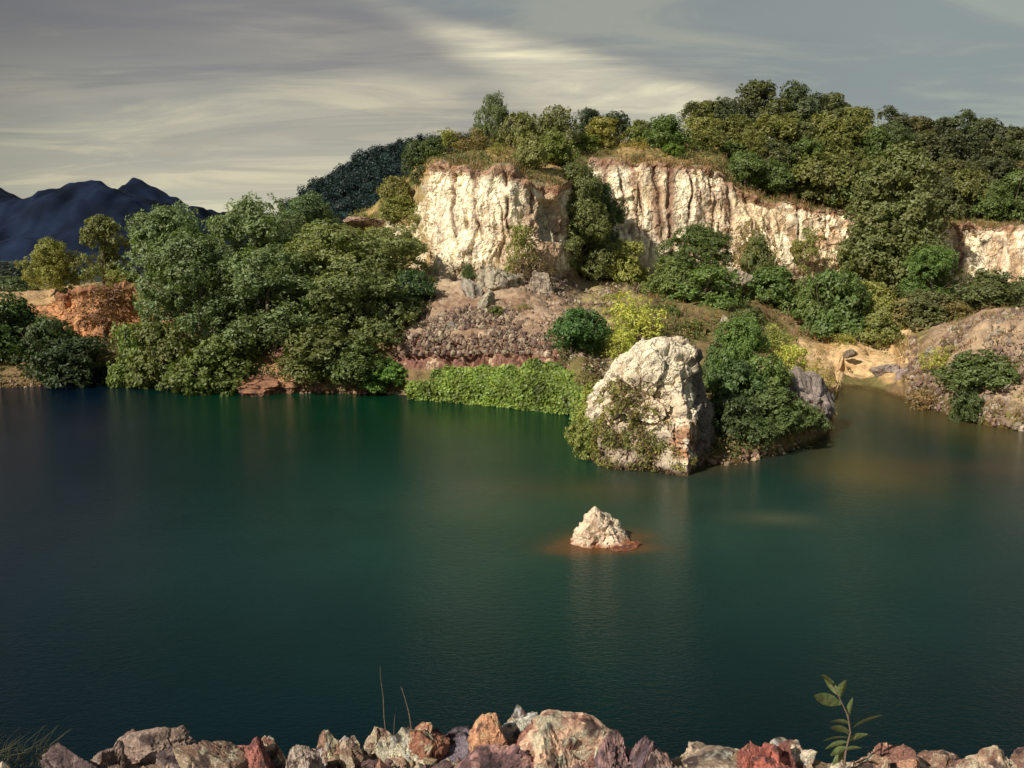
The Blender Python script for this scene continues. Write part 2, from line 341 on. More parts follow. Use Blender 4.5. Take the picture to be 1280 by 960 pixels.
is_b = (ft >= 3.98) & (ft < 5.02) & (fpx > 60) & (fpx < 215)
sel_q = quads.reshape(-1, 4)
def sub(name, mask, sm):
    q = sel_q[mask.ravel()]; u, inv = np.unique(q, return_inverse=True)
    me = mesh_np(name, P[u], inv.reshape(-1, 4), M_G, C[u], sm, {'cliff': (rockm+redb*.8)[u]})
    return link(name, me)
tag(sub('terrain', ~(is_c | is_b), True), 'lake shore of rubble, red earth and sand rising to the wooded hill', kind='structure')
tag(sub('quarry_cliff', is_c, False), 'cream quarry cliff with rust streaks below the wooded hilltop', kind='structure')
tag(sub('earth_bluff', is_b, False), 'orange earth bluff at the far left shore', kind='structure')

# ------------------------------------------------------------------ water
wp = np.concatenate([np.linspace(-130, -60, 20), np.linspace(-58, 75, 300), np.linspace(78, 140, 20)])
wy = np.concatenate([np.linspace(-20, 2, 8), np.linspace(3, 92, 360)])
WX, WY = np.meshgrid(wp, wy, indexing='ij'); wx = WX.ravel(); wyy = WY.ravel()
PW = np.stack([wx, wyy, 0*wx], 1); wn = fbm(PW*.12, 4, 5); wn2 = fbm(PW*.5, 4, 6)
q = pxof(wx, wyy, 0); 
shoreY = np.interp(q, pxs, ctlY[:, 1])
WC = np.tile(np.array([.002, .022, .021]), (len(wx), 1))
WC = mix(WC, np.array([.012, .052, .041]), np.exp(-(((wx-3)/16)**2+((wyy-36)/17)**2)))          # lighter teal towards the centre
WC = mix(WC, np.array([.0006, .006, .021]), smooth(-2, -30, wx+(wyy-30)*.10)*.92)                                  # vignette darkening painted into the water colour, towards the left
WC = mix(WC, np.array([.0004, .0040, .0100]), smooth(40, 9, wyy)*.97)                                   # same vignette darkening painted in towards the near bank
WC = mix(WC, np.array([.001, .034, .013]), .9*np.exp(-((shoreY-wyy)/23)**2)*smooth(90, 300, q)*smooth(800, 700, q))  # green tree reflections painted into the colour along the far bank
d_sh = (shoreY-wyy)+1.2*wn
br = smooth(15, 0, d_sh)*smooth(985, 1060, q); WC = mix(WC, np.array([.085, .072, .026]), br*.85)
br2 = smooth(5, -1, d_sh)*smooth(700, 760, q)*smooth(1000, 900, q)*(wyy < 60); WC = mix(WC, np.array([.10, .055, .020]), br2*.5)
def spot(px, py, rx, ry, c, a, pw=2, off=.25):
    global WC
    w = wpt(px, py); e = ((wx-w[0])/rx)**2+((wyy-w[1])/ry)**2; WC = mix(WC, np.array(c), np.clip(np.exp(-e**(pw/2)*np.maximum(1+off*wn2, .25)), 0, 1)*a)
spot(755, 612, 5.5, 2.4, (.10, .065, .022), .35); spot(640, 640, 6, 3, (.035, .062, .03), .35)
spot(752, 679, 1.55, 1.2, (.26, .09, .03), .9, 3, .9); spot(782, 684, 1.2, .6, (.24, .08, .03), .8, 3, .9); spot(765, 680, 3.2, 2.2, (.05, .05, .02), .5, 2, .6)
spot(968, 648, 1.5, 1.0, (.10, .10, .06), .7, 2); spot(1080, 590, 4, 5, (.075, .065, .02), .7); spot(1210, 585, 6, 2.4, (.08, .05, .03), .4)
spot(900, 640, 4, 4, (.03, .05, .03), .5); spot(580, 530, 3, 4, (.03, .06, .02), .5)
iw = np.arange(len(wp)*len(wy)).reshape(len(wp), len(wy))
wf = np.stack([iw[:-1, :-1], iw[1:, :-1], iw[1:, 1:], iw[:-1, 1:]], -1).reshape(-1, 4)
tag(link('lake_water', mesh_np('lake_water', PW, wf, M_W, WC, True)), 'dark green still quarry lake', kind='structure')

# ------------------------------------------------------------------ foliage
def leaf_cloud(cen, rad, n_per, L, W, out=None, colr=None, outw=1.0, upw=.4, rnd=.7, flat=1.0, droop=0.0, seed=0, cvar=.28):
    g = np.random.default_rng(seed); m = len(cen); n_per = int(n_per)
    c = np.repeat(cen, n_per, 0); r = np.repeat(rad, n_per)
    d = g.normal(size=(m*n_per, 3)); d /= np.linalg.norm(d, axis=1, keepdims=True)
    rr = r*g.uniform(.25, 1, m*n_per)**.6
    o = np.repeat(out, n_per, 0) if out is not None else d
    flip = np.sum(d*o, 1) < -.2; d[flip] *= -1
    p = c+d*rr[:, None]*np.array([1, 1, flat])
    nrm = o*outw+d*.5+np.array([0, 0, upw])+g.normal(size=p.shape)*rnd; nrm /= np.linalg.norm(nrm, axis=1, keepdims=True)+1e-9
    u = np.cross(nrm, g.normal(size=p.shape)); u[:, 2] -= droop; u -= nrm*np.sum(u*nrm, 1)[:, None]; u /= np.linalg.norm(u, axis=1, keepdims=True)+1e-9
    w = np.cross(nrm, u); s = g.uniform(.65, 1.25, len(p))[:, None]
    a = p-u*L*.5*s; b = p+w*W*.5*s-u*L*.08*s; e = p+u*L*.5*s-nrm*L*.12; f = p-w*W*.5*s-u*L*.08*s
    V = np.stack([a, b, e, f], 1).reshape(-1, 3); Fq = np.arange(len(V)).reshape(-1, 4)
    cc = np.repeat(colr if colr is not None else np.ones((m, 3)), n_per, 0)*g.uniform(1-cvar, 1+cvar, (len(p), 1))
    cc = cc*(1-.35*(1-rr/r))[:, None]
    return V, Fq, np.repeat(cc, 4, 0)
def clump_cols(n, g, yel=.25):
    c = np.ones((n, 3))*g.uniform(.7, 1.25, (n, 1)); y = g.uniform(0, 1, n)**2*yel
    c[:, 0] *= 1+y*1.3; c[:, 1] *= 1+y*.6; c[:, 2] *= 1-y*.3; return c
def crown(seed, w, h, z0, nl, lr, cpl, cr_, n_per, L, W, shape='round', gap=.0, droop=0.0, yel=.25, rnd=.7):
    g = np.random.default_rng(seed); cs = []; rs = []; os_ = []
    for k in range(nl):
        v = g.uniform(0.04, 1); 
        if shape == 'round': prof_ = math.sqrt(max(0, 1-(2*v-.75)**2/1.6))
        elif shape == 'cone': prof_ = (1-v)**.7*.9+.12
        elif shape == 'umb': prof_ = .35+.65*math.sin(v*2.6)
        else: prof_ = math.sqrt(max(0, 1-v*v))
        a = g.uniform(0, 2*math.pi) if k else 0; rr = math.sqrt(g.uniform(.12, 1))*prof_*(w/2-lr*.8)
        c = np.array([rr*math.cos(a), rr*math.sin(a), z0+lr*.6+v*(h-z0-1.4*lr)]); R_ = lr*g.uniform(.45, 1.3)
        d = g.normal(size=(cpl, 3)); d[:, 2] = d[:, 2]*.9+.25; d /= np.linalg.norm(d, axis=1, keepdims=True)
        q_ = c+d*R_*np.array([1.05, 1.05, .8])*g.uniform(.7, 1.25, (cpl, 1))
        keep = g.uniform(size=cpl) > gap
        cs.append(q_[keep]); os_.append(d[keep]); rs.append(cr_*g.uniform(.6, 1.3, keep.sum()))
    cs = np.concatenate(cs); os_ = np.concatenate(os_); rs = np.concatenate(rs)
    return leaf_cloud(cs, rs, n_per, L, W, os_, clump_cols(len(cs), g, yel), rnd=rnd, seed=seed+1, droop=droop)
def tube(pts, rads, ns=7):
    pts = np.asarray(pts, float); V = []; Fq = []
    for i, p in enumerate(pts):
        t = pts[min(i+1, len(pts)-1)]-pts[max(i-1, 0)]; t /= np.linalg.norm(t)+1e-9
        a = np.cross(t, [.3, .9, .1]); a /= np.linalg.norm(a)+1e-9; b = np.cross(t, a)
        for k in range(ns):
            th = 2*math.pi*k/ns; V.append(p+(a*math.cos(th)+b*math.sin(th))*rads[i])
    for i in range(len(pts)-1):
        for k in range(ns): Fq.append([i*ns+k, i*ns+(k+1) % ns, (i+1)*ns+(k+1) % ns, (i+1)*ns+k])
    return np.array(V), np.array(Fq)
def join(parts):
    V = []; Fq = []; o = 0
    for v, f in parts: V.append(v); Fq.append(f+o); o += len(v)
    return np.concatenate(V), np.concatenate(Fq)
def trunk_mesh(name, seed, h, w, r, limbs=6, multi=1):
    g = np.random.default_rng(seed); parts = []
    for m in range(multi):
        lean = g.normal(size=2)*(.05 if multi == 1 else .22)*w; x = g.normal(size=2)*(.0 if multi == 1 else .06*w)
        zs = np.linspace(-.6, h*.85, 9); pts = np.stack([x[0]+lean[0]*(zs/h)+.03*w*np.sin(zs*.9+seed), x[1]+lean[1]*(zs/h)+.03*w*np.cos(zs*.8), zs], 1)
        rr = r*(1-.8*np.linspace(0, 1, 9))*(1.25 if multi == 1 else .7); rr[0] *= 1.4
        parts.append(tube(pts, rr))
        for k in range(limbs):
            i = g.integers(2, 7); a = g.uniform(0, 6.28); ln = w*g.uniform(.25, .42); s_ = pts[i]
            tt = np.linspace(0, 1, 5)[:, None]; q_ = s_+np.array([math.cos(a), math.sin(a), 0])*ln*tt+np.array([0, 0, 1])*ln*(tt**1.5)*g.uniform(.5, 1)
            parts.append(tube(q_, rr[i]*.6*(1-.85*tt[:, 0]), 5))
    V, Fq = join(parts); return mesh_np(name, V, Fq, M_T, None, True)
PR = {}
def proto(kind, seed, w, h, **kw):
    tr = kw.pop('trunk'); V, Fq, c = crown(seed, w, h, **kw)
    g = dict(w=w, h=h, crown=mesh_np(kind+'_crown', V, Fq, M_L, c), trunk=trunk_mesh(kind+'_trunk', seed+3, h, w, *tr))
    PR.setdefault(kind, []).append(g)
for s in (1, 2, 3): proto('big', 100+s, 10, 12, z0=.8, nl=34, lr=1.6, cpl=42, cr_=.52, n_per=22, L=.34, W=.17, shape='round', trunk=(.26, 9, 1), gap=.12)
for s in (1, 2, 3): proto('hill', 200+s, 5, 7, z0=.8, nl=22, lr=.95, cpl=32, cr_=.36, n_per=18, L=.30, W=.13, shape='round', trunk=(.13, 8, 1), gap=.2, yel=.4)
for s in (1, 2, 3): proto('slim', 300+s, 3.6, 7, z0=1.1, nl=14, lr=.7, cpl=24, cr_=.34, n_per=16, L=.30, W=.10, shape='round', trunk=(.10, 8, 1), gap=.3, yel=.4, droop=.5)
for s in (1, 2, 3): proto('bush', 400+s, 5, 4, z0=-.2, nl=18, lr=1.0, cpl=34, cr_=.36, n_per=20, L=.27, W=.14, shape='dome', trunk=(.07, 5, 4), gap=.1)
for s in (1, 2): proto('sparse', 500+s, 4.5, 4, z0=-.1, nl=16, lr=.9, cpl=20, cr_=.40, n_per=13, L=.26, W=.10, shape='dome', trunk=(.05, 7, 5), gap=.45, yel=.7, rnd=1.1)
proto('pyr', 601, 9, 13, z0=.3, nl=60, lr=1.5, cpl=38, cr_=.5, n_per=22, L=.34, W=.17, shape='cone', trunk=(.24, 8, 1), gap=.1)
cnt = [0]
TINT = dict(big=(.105, .120, .052), hill=(.085, .092, .035), slim=(.115, .108, .040), bush=(.070, .098, .032), sparse=(.18, .175, .05), pyr=(.080, .100, .042))
def plant(kind, px, Y, top, wpx, label, cat, group=None, tint=None, name=None, sink=.3, base=None):
    z0 = max(ground_z(px, Y), .1) if base is None else zat(base, Y); z0 -= sink
    zt = zat(top, Y); h = max(zt-z0, .8); dep = Y*cp+(CAMH-(z0+zt)/2)*sp
    w = wpx/F_PX*dep; ps = PR[kind]; p = ps[cnt[0] % len(ps)]; cnt[0] += 1
    istree = cat == 'tree'
    e = bpy.data.objects.new(name or ('tree' if istree else 'bush'), None); col.objects.link(e)
    e.location = (xat(px, Y, (z0+zt)/2), Y, z0); e.rotation_euler = (0, 0, rng.uniform(0, 6.28)); s = w/p['w']*1.12; hmin = .62*p['h']*s
    if h < hmin: e.location.z -= hmin-h; h = hmin
    if h > 1.75*p['h']*s: dz = h-1.75*p['h']*s; e.location.z += dz*.9; h -= dz*.9
    e.scale = (s, s, h/p['h']*1.07)
    tag(e, label, cat, group)
    t = tint if tint is not None else TINT[kind]; q_ = 2.7 if group and 'wooded hill' in group else 2.55; t = (t[0]*q_*(.86 if group == LB else (.93 if t[0] > t[1] else 1.04)), t[1]*q_, t[2]*q_*(.95 if group == LB else .8)); j = rng.uniform(.88, 1.12)
    a = link('crown' if istree else 'foliage', p['crown'], e); a.color = (t[0]*j, t[1]*j, t[2]*j, 1)
    b = link('trunk' if istree else 'stems', p['trunk'], e)
    return e
DK = (.040, .066, .030); OL = (.125, .120, .045); YG = (.19, .20, .05); BR = (.13, .095, .050); GR = (.060, .115, .032); GY = (.16, .16, .085); AU = (.20, .14, .045)
LB = 'trees crowding the left bank'
T = [
 # far-left shore
 ('bush', 8, 83.5, 372, 105, 'dark leafy bush cut by the left edge of the picture, at the waterline', 'bush', DK, None),
 ('bush', 96, 80.5, 422, 96, 'low nearly black bush below the orange bluff, at the water', 'bush', (.028, .045, .024), None),
 ('big', 68, 112, 304, 66, 'rounded olive tree standing alone on the flat ground above the bluff', 'tree', OL, None),
 ('hill', 128, 112, 278, 58, 'slender sparse tree right of the rounded olive one above the bluff', 'tree', (.10, .115, .06), None),
 ('bush', 152, 101, 338, 40, 'small green bush on top of the orange bluff', 'bush', (.11, .12, .04), None),
 ('bush', 14, 150, 345, 70, 'dark hedge-like bush far back on the plain at the left edge', 'bush', (.05, .07, .04), None),
 ('sparse', 140, 89.9, 357, 88, 'brown dry creeper bush hanging over the face of the orange bluff', 'bush', (.12, .065, .05), None),
 ('bush', 170, 79.5, 405, 70, 'mid green shrub at the foot of the bluff, left of the big trees', 'bush', (.075, .105, .035), None),
 ('sparse', 180, 81.3, 444, 40, 'yellowish low shrub touching the water left of the big trees', 'bush', (.16, .14, .05), None),
 # big left group
 ('big', 214, 88, 267, 118, 'tall grey-green tree, leftmost of the big bank trees', 'tree', (.105, .12, .06), LB),
 ('big', 322, 88, 258, 122, 'tall grey-green tree with the highest broad crown, second from the left on the bank', 'tree', (.11, .125, .06), LB),
 ('big', 384, 98, 249, 84, 'darker tree set back behind the big bank trees, in front of the forested hill', 'tree', (.085, .105, .055), LB),
 ('big', 420, 83, 288, 146, 'broad olive tree with the widest dome, right of the grey-green bank trees', 'tree', (.125, .122, .05), LB),
 ('big', 486, 86, 290, 108, 'olive tree at the right end of the bank group, below the scree slope', 'tree', (.13, .125, .055), LB),
 ('big', 250, 80, 302, 128, 'grey-green tree in front, overlapping the two leftmost big crowns', 'tree', (.10, .115, .055), LB),
 ('big', 340, 79, 318, 136, 'grey-green tree in the middle front of the bank group', 'tree', (.105, .12, .058), LB),
 ('big', 452, 78, 335, 128, 'dark olive tree in front, above the leafy mound at the water', 'tree', (.095, .098, .042), LB),
 ('bush', 205, 78.2, 402, 84, 'green bush under the leftmost big tree, leaning to the water', 'bush', (.085, .10, .042), 'bushes at the foot of the left bank trees'),
 ('bush', 270, 75.8, 424, 92, 'spreading bush whose leaves hang over the waterline below the left trees', 'bush', (.08, .105, .04), 'bushes at the foot of the left bank trees'),
 ('bush', 404, 75.4, 410, 96, 'rounded dark bush at the water, right of the bare red bank', 'bush', (.075, .09, .038), 'bushes at the foot of the left bank trees'),
 ('bush', 345, 80, 395, 70, 'dark bush above the bare red bank', 'bush', (.06, .075, .035), 'bushes at the foot of the left bank trees'),
 ('bush', 448, 74.9, 428, 84, 'dark green bush between the rounded bush and the leafy mound', 'bush', (.055, .08, .032), 'bushes at the foot of the left bank trees'),
 ('bush', 484, 74.6, 450, 66, 'bright leafy green mound at the waterline, left of the green creeper carpet', 'bush', (.07, .13, .035), None),
 ('bush', 518, 81, 338, 62, 'dark green bush at the left end of the scree slope', 'bush', (.035, .065, .03), None),
 ('sparse', 505, 78.5, 385, 60, 'dark brown scrub between the left trees and the red bank', 'bush', (.09, .07, .04), None),
 ('bush', 236, 76.6, 446, 60, 'low dark bush touching the water left of the overhanging one', 'bush', (.06, .08, .034), 'bushes at the foot of the left bank trees'),
 ('bush', 372, 76.8, 440, 50, 'small olive bush just above the bare red bank, left of the rounded dark one', 'bush', (.09, .10, .04), 'bushes at the foot of the left bank trees'),
 ('bush', 300, 79, 395, 80, 'shaded bush between the two front grey-green trees', 'bush', (.06, .08, .036), 'bushes at the foot of the left bank trees'),
 ('bush', 60, 82, 400, 70, 'dark green bush left of the orange bluff, behind the nearly black one', 'bush', (.04, .062, .03), None),
 # left flank of the cliff
 ('bush', 494, 107, 220, 40, 'pale olive bush on the left shoulder of the cliff', 'bush', (.13, .13, .055), None),
 ('bush', 503, 104, 246, 54, 'olive bush just below the pale one on the left shoulder of the cliff', 'bush', (.10, .11, .045), None),
 ('hill', 524, 105, 178, 42, 'dark leaning tree left of the top of the cliff', 'tree', (.045, .065, .032), None),
 ('sparse', 448, 103, 268, 60, 'dry olive scrub on the ridge left of the cliff', 'bush', (.13, .115, .05), None),
 ('sparse', 470, 99, 285, 70, 'olive scrub spreading down the slope left of the cliff foot', 'bush', (.13, .12, .05), None),
 ('bush', 440, 97, 293, 80, 'olive bush behind the dome-shaped trees under the ridge', 'bush', (.11, .11, .05), None),
 ('bush', 540, 103, 172, 34, 'small dark bush at the left edge of the cliff top', 'bush', (.05, .075, .03), None),
 ('sparse', 522, 99, 268, 44, 'dry olive brush at the left edge of the pale cliff face', 'bush', (.14, .13, .06), None),
 ('bush', 512, 96, 300, 40, 'olive bush low on the slope left of the pale cliff face', 'bush', (.10, .11, .05), None),
 # cliff top
 ('sparse', 562, 105, 164, 44, 'pale feathery bush on the cliff top, next to the small dark one', 'bush', (.15, .14, .055), None),
 ('sparse', 590, 104, 162, 56, 'brown dry bush in the middle of the left cliff top', 'bush', BR, None),
 ('big', 616, 113, 125, 46, 'round dark tree standing alone against the sky above the left cliff', 'tree', (.065, .085, .045), None),
 ('bush', 648, 109, 140, 50, 'mid green bush right of the lone round tree', 'bush', (.09, .10, .04), None),
 ('bush', 660, 97, 170, 42, 'pale olive bush on the cliff lip, below the lone round tree', 'bush', (.15, .145, .07), None),
 ('sparse', 625, 100, 178, 36, 'yellow-green scrub on the left cliff lip', 'bush', (.15, .15, .05), None),
 ('hill', 690, 115, 134, 58, 'grey-green tree on the skyline between the two cliffs', 'tree', (.09, .10, .055), None),
 ('bush', 695, 103, 166, 50, 'green bush below the skyline between the two cliffs', 'bush', (.09, .11, .04), None),
 ('hill', 735, 134, 138, 36, 'small dark round tree on the skyline, left of the flat-topped pair', 'tree', (.035, .05, .036), None),
 ('hill', 768, 134, 142, 40, 'dark flat-topped tree on the skyline above the right cliff', 'tree', (.035, .052, .036), None),
 ('hill', 752, 121, 152, 52, 'yellow-brown tree in front of the dark flat-topped one', 'tree', (.15, .13, .05), None),
 ('bush', 730, 119, 168, 44, 'green bush on the lip at the left end of the right cliff', 'bush', (.10, .125, .04), None),
 ('bush', 800, 123, 150, 40, 'mid green tree-like bush left of the dark wide one on the right cliff', 'bush', (.085, .105, .035), None),
 ('bush', 828, 121, 147, 66, 'wide dark green bush on top of the right cliff', 'bush', (.055, .085, .03), None),
 ('bush', 842, 116, 180, 30, 'small bright green bush on the lip of the right cliff', 'bush', (.09, .14, .035), None),
 ('sparse', 793, 118, 172, 40, 'straw-coloured scrub on the lip of the right cliff', 'bush', (.20, .15, .06), None),
 # gully and cliff foot
 ('bush', 700, 103.5, 205, 62, 'olive tree-like bush at the head of the gully between the cliffs', 'bush', (.10, .11, .045), None),
 ('big', 720, 100, 212, 74, 'dark green tree filling the upper gully between the cliffs', 'tree', (.075, .092, .042), None),
 ('big', 748, 104, 232, 72, 'nearly black tree against the left end of the right cliff', 'tree', (.035, .055, .028), None),
 ('big', 728, 97, 258, 78, 'grey-green tree at the foot of the gully', 'tree', (.095, .11, .052), None),
 ('sparse', 652, 86.5, 282, 50, 'olive scrub at the foot of the left cliff', 'bush', (.15, .145, .06), None),
 ('sparse', 665, 85.5, 312, 56, 'dry purple-brown scrub above the scree, below the left cliff', 'bush', (.11, .075, .055), None),
 ('bush', 586, 86.8, 330, 16, 'tiny green tuft bush at the foot of the left cliff', 'bush', (.06, .085, .035), None),
 ('bush', 783, 99, 302, 58, 'yellow-green bush at the foot of the right cliff', 'bush', (.15, .16, .06), None),
 ('big', 868, 100, 286, 84, 'dark green tree in front of the middle of the right cliff', 'tree', (.06, .085, .035), None),
 ('bush', 838, 92, 325, 60, 'green bush left of the cluster below the right cliff', 'bush', (.085, .115, .042), None),
 ('bush', 880, 90, 335, 92, 'large mid green bush below the dark tree of the right cliff', 'bush', (.075, .115, .042), None),
 ('sparse', 944, 107, 278, 56, 'dry grey-brown shrub against the right cliff', 'bush', (.15, .11, .06), None),
 ('bush', 948, 104, 295, 34, 'small olive bush in front of the dry grey-brown shrub', 'bush', (.085, .10, .045), None),
 ('slim', 1006, 109, 288, 32, 'narrow green sapling against the right cliff', 'tree', (.11, .12, .05), None),
 ('bush', 964, 99, 333, 74, 'dense green bush below the right cliff, left of the wide one', 'bush', (.07, .11, .04), None),
 ('bush', 1012, 95, 348, 56, 'green bush between the dense bush and the yellowish one', 'bush', (.075, .105, .04), None),
 ('bush', 1040, 93, 340, 86, 'wide green bush behind the sandy beach', 'bush', (.06, .095, .038), None),
 ('bush', 1084, 96, 352, 64, 'yellowish-green bush right of the wide one behind the beach', 'bush', (.14, .15, .055), None),
 ('bush', 1093, 91, 388, 58, 'low round olive bush at the edge of the sand', 'bush', (.11, .125, .055), None),
 ('pyr', 1120, 106, 186, 132, 'large conical grey-green tree breaking the line of the right cliff', 'tree', (.085, .10, .048), None),
 ('bush', 1072, 109, 290, 50, 'dark bush at the left foot of the large conical tree', 'bush', (.055, .07, .035), None),
 ('big', 1163, 99, 312, 74, 'bright green bushy tree right of the large conical one', 'tree', (.07, .115, .04), None),
 ('bush', 1160, 94, 365, 80, 'purple-green bush under the bright green bushy tree', 'bush', (.075, .085, .045), None),
 ('bush', 1130, 95, 372, 50, 'pale dry bush between the beach bushes and the bright green tree', 'bush', (.17, .13, .07), None),
 ('bush', 1240, 93, 340, 82, 'dark grey-green bush in front of the last pale stretch of the cliff', 'bush', (.065, .08, .042), None),
 ('bush', 1300, 95, 345, 80, 'dark bush cut by the right edge below the cliff', 'bush', (.06, .08, .04), None),
 ('sparse', 1200, 92, 378, 60, 'brownish scrub behind the right-hand rubble mound', 'bush', (.13, .10, .055), None),
 # right mound
 ('bush', 1222, 62.6, 440, 84, 'dark green bush growing on the right-hand rubble mound', 'bush', (.065, .09, .04), None),
 ('bush', 1210, 61.5, 484, 40, 'small dark bush at the waterline below the rubble mound', 'bush', (.05, .07, .032), None),
 ('sparse', 1178, 70, 432, 62, 'yellow-green scrub on the left slope of the rubble mound', 'bush', (.19, .18, .06), None),
 ('sparse', 1160, 66.5, 490, 70, 'dry brown brush at the water below the yellow-green scrub', 'bush', (.17, .11, .07), None),
 ('sparse', 1262, 62, 500, 50, 'dry reddish brush at the water by the right edge', 'bush', (.17, .10, .07), None),
 # around the boulder
 ('bush', 724, 68, 386, 76, 'dense dark green bush between the creeper carpet and the boulder', 'bush', (.042, .085, .034), None),
 ('sparse', 796, 72, 366, 86, 'tall pale yellow-green bush behind the top of the boulder', 'bush', (.22, .24, .07), None),
 ('sparse', 775, 67, 415, 60, 'low yellow-green bush touching the back left of the boulder', 'bush', (.21, .23, .065), None),
 ('bush', 738, 62, 472, 36, 'small reddish-green scrub left of the boulder', 'bush', (.13, .10, .05), None),
 ('bush', 744, 54, 482, 48, 'yellow-green leafy shrub at mid height on the left side of the boulder', 'bush', (.15, .17, .05), None),
 ('sparse', 750, 50.5, 520, 52, 'loose olive shrub low on the left side of the boulder', 'bush', (.14, .15, .055), None),
 ('bush', 730, 50.2, 522, 50, 'small shrub over the water at the left foot of the boulder', 'bush', (.12, .14, .05), None),
 ('big', 925, 59, 402, 74, 'tall green bush right behind the boulder', 'bush', (.075, .12, .042), None),
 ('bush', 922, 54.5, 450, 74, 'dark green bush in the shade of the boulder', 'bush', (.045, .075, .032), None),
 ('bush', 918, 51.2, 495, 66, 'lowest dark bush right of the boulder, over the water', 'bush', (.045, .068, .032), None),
 ('bush', 962, 52.8, 488, 86, 'spreading dark green bush on the shore right of the boulder', 'bush', (.055, .08, .036), None),
 ('bush', 1008, 56, 522, 50, 'low green bush at the tip of the small peninsula', 'bush', (.07, .095, .045), None),
 ('sparse', 990, 68, 432, 62, 'yellow-green scrub in front of the sandy beach', 'bush', (.22, .21, .06), None),
 ('sparse', 965, 76, 404, 60, 'green and yellow scrub behind the peninsula', 'bush', (.12, .14, .05), None),
 ('sparse', 985, 59, 465, 66, 'dry straw-coloured brush on top of the peninsula mound', 'bush', (.24, .19, .09), None),
 ('bush', 935, 82, 385, 50, 'small dark bush on the dry ground above the peninsula', 'bush', (.07, .09, .04), None),
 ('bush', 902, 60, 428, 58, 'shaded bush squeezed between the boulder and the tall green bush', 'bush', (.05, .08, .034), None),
 ('bush', 952, 57, 446, 70, 'mid green bush right of the tall green bush behind the boulder', 'bush', (.075, .11, .042), None),
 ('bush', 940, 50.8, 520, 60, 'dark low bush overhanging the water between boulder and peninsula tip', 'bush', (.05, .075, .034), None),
 ('bush', 1030, 99, 366, 46, 'olive bush in the gap at the back of the sandy clearing', 'bush', (.10, .12, .045), None),
 ('bush', 915, 97, 350, 48, 'dark green bush beside the bright cream rock', 'bush', (.06, .09, .036), None),
 ('bush', 812, 96, 352, 46, 'olive-green bush behind the tall pale yellow-green one', 'bush', (.10, .12, .045), None),
 ('bush', 868, 78, 402, 54, 'low olive bush on the dry slope above the boulder', 'bush', (.09, .10, .04), None),
 ('sparse', 905, 84, 396, 50, 'dry brown brush left of the small dark bush above the peninsula', 'bush', (.15, .11, .055), None),
 ('bush', 826, 84, 392, 50, 'low green bush between the tall pale yellow-green bush and the dry slope', 'bush', (.08, .11, .042), None),
 ('sparse', 848, 70, 428, 46, 'yellowish brush just behind the top right of the boulder', 'bush', (.16, .14, .05), None),
 ('bush', 765, 88, 372, 50, 'green-yellow low bush at the right end of the scree', 'bush', (.13, .14, .05), None),
 ('sparse', 1020, 72, 452, 46, 'straw-coloured brush at the left end of the sandy inlet', 'bush', (.22, .18, .08), None),
 ('sparse', 1060, 89, 418, 44, 'thin yellowish brush at the rear edge of the sand', 'bush', (.16, .15, .06), None),
 # scree
 ('bush', 622, 76.5, 391, 24, 'small olive tuft bush in the middle of the scree', 'bush', (.09, .105, .045), None),
 ('sparse', 657, 76.5, 388, 36, 'low brown-green scrub right of the tuft on the scree', 'bush', (.12, .11, .05), None),
]
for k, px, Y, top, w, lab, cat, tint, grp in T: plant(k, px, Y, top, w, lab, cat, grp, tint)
# hill wood on the right, row by row from left to right
rows = [
 ('back', 'along the skyline', 142, [(868,128,40,'slim'),(884,132,36,'hill'),(912,126,42,'hill'),(945,113,54,'hill'),(975,132,44,'slim'),(1003,109,50,'hill'),(1038,128,48,'hill'),(1072,140,52,'hill'),(1112,141,42,'slim'),(1142,156,50,'hill'),(1172,154,58,'hill'),(1208,146,44,'slim'),(1232,160,50,'hill'),(1262,166,54,'hill'),(1298,172,56,'hill')]),
 ('second', 'below the skyline', 133, [(875,146,50,'slim'),(905,158,46,'slim'),(932,150,50,'hill'),(965,146,56,'slim'),(992,158,46,'hill'),(1022,148,50,'hill'),(1056,158,56,'hill'),(1090,166,44,'hill'),(1118,160,40,'slim'),(1152,176,56,'hill'),(1190,172,60,'hill'),(1228,182,54,'hill'),(1264,178,56,'slim'),(1302,190,56,'hill')]),
 ('third', 'halfway down', 125.5, [(888,166,44,'slim'),(915,186,40,'hill'),(945,172,46,'slim'),(975,180,52,'hill'),(1008,184,46,'hill'),(1035,176,44,'hill'),(1068,190,50,'hill'),(1098,196,44,'slim'),(1168,208,56,'hill'),(1205,204,60,'hill'),(1245,208,56,'hill'),(1285,206,58,'hill')]),
 ('front', 'at the cliff edge', 117.3, [(932,194,50,'bush'),(962,208,56,'bush'),(1000,210,50,'bush'),(1030,194,76,'bush'),(1066,214,54,'bush'),(1180,226,54,'bush'),(1208,216,58,'bush'),(1242,236,52,'bush'),(1268,218,58,'bush'),(1306,226,60,'bush')]),
]
ordw = ['first','second','third','fourth','fifth','sixth','seventh','eighth','ninth','tenth','eleventh','twelfth','thirteenth','fourteenth','fifteenth']
pal = [((.062,.072,.040),'dark grey-green'),((.085,.095,.038),'olive green'),((.115,.11,.045),'yellow-brown'),((.060,.088,.034),'deep green'),((.042,.055,.034),'very dark green'),((.10,.09,.045),'brownish')]
dark = [((.042,.050,.032),'very dark green'),((.055,.062,.034),'dark olive'),((.046,.064,.032),'dark green'),((.080,.068,.036),'dark brownish')]
seqs = [[0,1,4,0,1,4,0,1,0,3,0,2,0,1,0],[2,1,1,2,0,2,1,3,2,1,0,1,2,0],[1,3,2,0,3,1,1,2,3,1,0,3],[3,3,1,1,3,0,1,3,3,0]]
